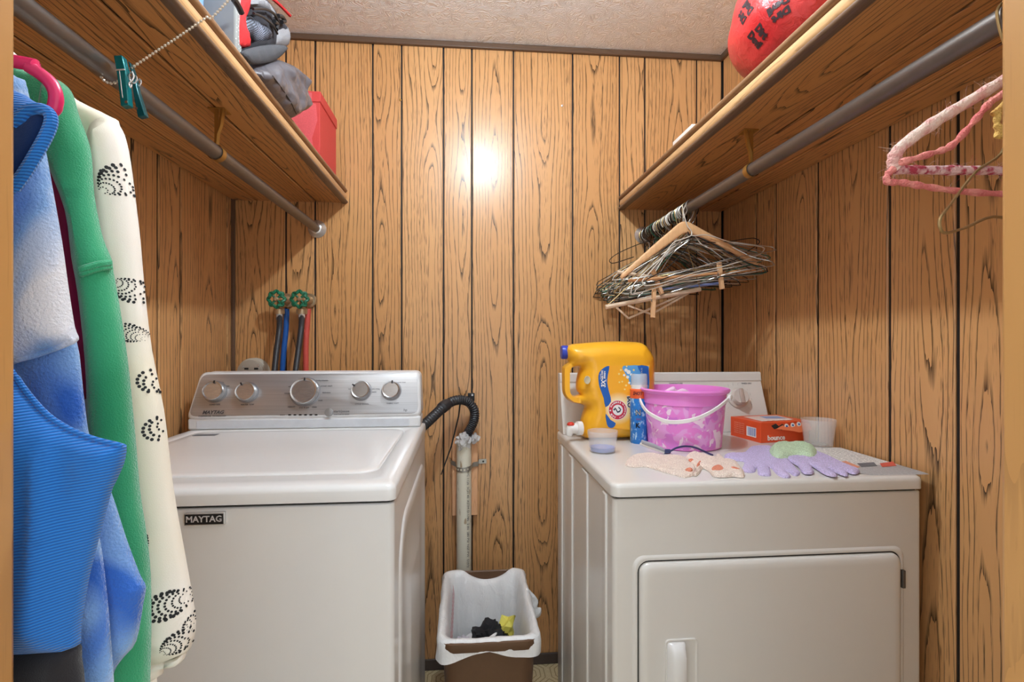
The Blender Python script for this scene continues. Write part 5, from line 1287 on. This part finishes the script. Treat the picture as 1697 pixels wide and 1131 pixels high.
prm = MB()
def dot(x, z, r, tree):
    h = tree.ray_cast(Vector((x, YB_ - .3, z)), Vector((0, 1, 0)))
    if h[0] is None: return
    n = h[1] if h[1].y < 0 else -h[1]
    if n.y > -.12: return
    e1_ = n.orthogonal().normalized(); e2_ = n.cross(e1_); p = h[0] + n * .0004
    prm.add([p + (e1_ * math.cos(a) + e2_ * math.sin(a)) * r for a in np.linspace(0, 2 * PI, 8)[:-1]], [tuple(range(7))])
for px, py, ang, s_, tr in ((148, 208, .6, .8, bvb), (183, 293, .9, 1.15, bv), (200, 478, -.6, .9, bv), (204, 553, 2.6, .7, bv), (245, 636, 2.7, 1., bv), (256, 712, 3.6, 1., bv), (288, 772, 1.4, .9, bv), (292, 848, 1.6, 1.05, bv), (312, 945, 1.5, .8, bv), (272, 1010, 3.3, 1.1, bv), (308, 1050, .8, .8, bv), (283, 1078, .5, .9, bv), (222, 365, 1.4, .8, bv), (222, 900, 2.2, .9, bv)):
    p0 = P(px, py, Y=YB_ - .04); L = .034 * s_
    for j in range(-6, 7):
        for k in range(7):
            rr_ = L * (.16 + .84 * (k / 6)); a = ang + j * .15 * (1.15 - .07 * k)
            if k == 0 and j % 2: continue
            rr_ *= 1 - .012 * j * j
            dot(p0.x - math.cos(ang) * L * .5 + rr_ * math.cos(a), p0.z - math.sin(ang) * L * .5 + rr_ * math.sin(a), (.0006 + .0002 * k) * s_, tr)
pr_ = prm.build('print', plain('print_ink', c(30, 30, 32), .7), so, smooth=0, recalc=False); pr_['kind'] = 'stuff'
# green jacket
YG_ = .548
M_gj = cloth('green_fleece', c(62, 168, 118), 700., .95, .6, .0016, c(44, 146, 98), 5., .5)
t = thing('green_jacket', 'green fleece jacket hanging between the maroon garment and cream blouse', 'jacket', (XRL, YG_, 1.0))
piece('body', [(LX, 100), (40, 118), (90, 130), (112, 148), (122, 200), (128, 300), (140, 480), (160, 700), (175, 900), (180, 1240), (LX, 1240)], YG_ + .038, .010, .012, M_gj, t, wr=folds(.005, 22, 4.))
_, gmb = piece('sleeve', [(78, 150), (94, 134), (110, 142), (122, 159), (131, 191), (144, 226), (152, 258), (156, 318), (163, 361), (172, 398), (186, 432), (188, 449), (200, 517), (212, 598), (219, 665), (226, 740), (231, 800), (236, 840), (244, 891), (250, 952), (251, 1036), (249, 1131), (245, 1230), (170, 1230), (160, 1040), (155, 850), (152, 700), (148, 598), (136, 488), (126, 430), (116, 354), (90, 283), (72, 225)], YG_ - .008, .026, .034, M_gj, t, wr=folds(.009, 34, 9.))
ridge('seam_ridge', gmb, [(132, 448), (148, 443), (166, 438), (184, 436)], .0035, M_gj, t)
ridge('seam_ridge', gmb, [(133, 456), (150, 450), (168, 445), (185, 443)], .0028, M_gj, t)
# maroon garment
M_mar = cloth('maroon_knit', c(136, 22, 62), 900., .9, .3, .0006, None, 5., .2)  # maroon picked dark so its colour holds the shade between the garments
YM = .562
t = thing('maroon_top', 'maroon top with shade in its colour, a narrow strip between the blue and green garments', 'top', (XRL, YM, 1.0))
piece('body', [(LX, 150), (40, 180), (84, 225), (112, 283), (138, 354), (148, 446), (160, 520), (172, 600), (174, 655), (LX, 655)], YM, .010, .012, M_mar, t, wr=folds(.005, 30, 3.))
piece('hem_band', [(LX, 652), (174, 652), (178, 720), (178, 850), (LX, 850)], YM + .004, .009, .010, cloth('grey_hem', c(150, 146, 150), 900.), t)
# pink hanger
YP = .492
M_pk = plain('pink_plastic', c(224, 42, 102), .28)
t = thing('plastic_hanger', 'bright pink plastic hanger above the blue garment at the left jamb', 'hanger', (XRL, YP, ZR))
q = [P(a, b_, Y=YP) for a, b_ in ((30, 103), (50, 112), (70, 125), (84, 138), (92, 155), (92, 172), (82, 186))]
nk = Vector((XRL, YP, q[0].z + .02)); bt_ = q[-1].z - .014
MB().tube(smooth_poly([tuple(p) for p in [nk] + q + [Vector((q[-1].x - .03, YP, bt_)), Vector((XRL, YP, bt_ - .004)), Vector((2 * XRL - q[-1].x, YP, bt_))] + [Vector((2 * XRL - p.x, YP, p.z)) for p in q[::-1]] + [nk]], 6, False), .0056, 12).build('frame', M_pk, t)
MB().tube(smooth_poly([(XRL + R * math.cos(a), YP, ZR + R * math.sin(a)) for a in np.linspace(-.5, PI, 12)] + [(XRL - R * .8, YP, ZR - R), tuple(nk)], 3, False), .0022, 8).build('hook', W_SIL, t)
# blue tie-dye fleece
YT = .458
b = NB('tie_dye_fleece', c(120, 160, 214), .95, spec=.1); b.set('Sheen Weight', .5)
v = b.scale(b.coord(), (1, 1, .7)); n1 = b.noise(v, 13., 2., .5, .5); n2 = b.noise(b.coord(), 420., 3.)
col = b.mix(b.rng(n1, .34, .47), c(50, 100, 186), c(126, 164, 212)); col = b.mix(b.rng(n1, .47, .60), col, c(222, 220, 224))
b.link(col, 'Base Color'); b.bump(n2, .8, .002); M_tie = b.m
t = thing('tie_dye_fleece', 'pale blue and white tie-dye fleece jacket behind the left jamb', 'jacket', (XRL, YT, 1.0))
_, tmb = piece('body', [(LX, 110), (28, 128), (44, 142), (50, 165), (73, 237), (86, 304), (103, 400), (113, 471), (124, 541), (131, 563), (112, 574), (80, 585), (28, 602), (LX, 620)], YT, .020, .026, M_tie, t, wr=folds(.005, 26, 5.))
ridge('hem_ridge', tmb, [(22, 598), (60, 588), (95, 576), (126, 563)], .0026, M_tie, t)
piece('under_layer', [(LX, 560), (100, 560), (127, 565), (138, 648), (146, 712), (156, 760), (160, 900), (LX, 900)], YT + .014, .012, .016, M_tie, t, wr=folds(.005, 30, 6.))
piece('tail', [(150, 830), (172, 800), (186, 820), (209, 891), (232, 952), (242, 972), (238, 999), (226, 1063), (205, 1090), (190, 1112), (178, 1150), (150, 1150), (140, 950)], YT + .004, .016, .022, M_tie, t, wr=folds(.006, 40, 8.))
piece('front_tail', [(110, 900), (150, 880), (166, 896), (178, 990), (184, 1060), (189, 1131), (190, 1230), (100, 1230)], YT - .016, .010, .014, M_tie, t, wr=folds(.004, 40, 2.))
# blue ribbed garment in front
YRB = .415
b = NB('blue_rib', c(30, 110, 196), .8, spec=.2); b.set('Sheen Weight', .3)
x, y, z = b.xyz(b.coord())
k = b.math('SINE', b.math('MULTIPLY', b.math('ADD', z, b.math('MULTIPLY', x, -.12)), 2 * PI * 460.))
b.link(b.mix(b.rng(k, -1., 1.), c(20, 88, 168), c(44, 130, 214)), 'Base Color'); b.bump(k, .5, .0008); M_rib = b.m
t = thing('ribbed_sweater', 'bright blue ribbed sweater with black cuff nearest the left jamb', 'sweater', (XRL, YRB, .9))
_, rmb = piece('sleeve', [(LX, 560), (0, 590), (28, 619), (46, 648), (78, 683), (117, 708), (159, 724), (203, 735), (210, 742), (206, 768), (192, 800), (185, 816), (165, 891), (148, 959), (135, 1040), (130, 1072), (80, 1078), (28, 1082), (LX, 1085)], YRB, .018, .028, M_rib, t, res=.007, wr=folds(.022, 28, 11.))
piece('cuff', [(LX, 1078), (28, 1076), (80, 1072), (131, 1066), (136, 1090), (141, 1131), (146, 1230), (LX, 1230)], YRB, .014, .016, cloth('black_rib', c(40, 38, 40), 900.), t, wr=folds(.003, 40, 2.))
ridge('edge_binding', rmb, [(24, 622), (46, 653), (78, 688), (117, 713), (159, 729), (203, 740)], .0022, M_rib, t)
piece('collar', [(LX, 120), (28, 152), (53, 166), (78, 180), (87, 193), (86, 212), (73, 241), (50, 283), (28, 318), (LX, 430)], YRB + .006, .014, .016, M_rib, t, res=.006)
qq = [P(a, b_, Y=YRB - .010) for a, b_ in ((20, 205), (34, 195), (46, 184), (62, 180), (80, 186), (85, 200), (78, 222), (60, 255), (40, 288), (22, 312))]
MB().tube(smooth_poly([tuple(p) for p in qq], 4, False), .0042, 8).build('collar_edge', M_rib, t)
piece('collar_shade', [(LX, 210), (30, 202), (48, 190), (64, 186), (77, 192), (80, 204), (66, 230), (40, 272), (20, 300), (LX, 380)], YRB - .006, .004, .006, cloth('shade_navy', c(16, 44, 92), 900.), t, res=.006)  # dark sheet over the collar, painting the shade of its opening
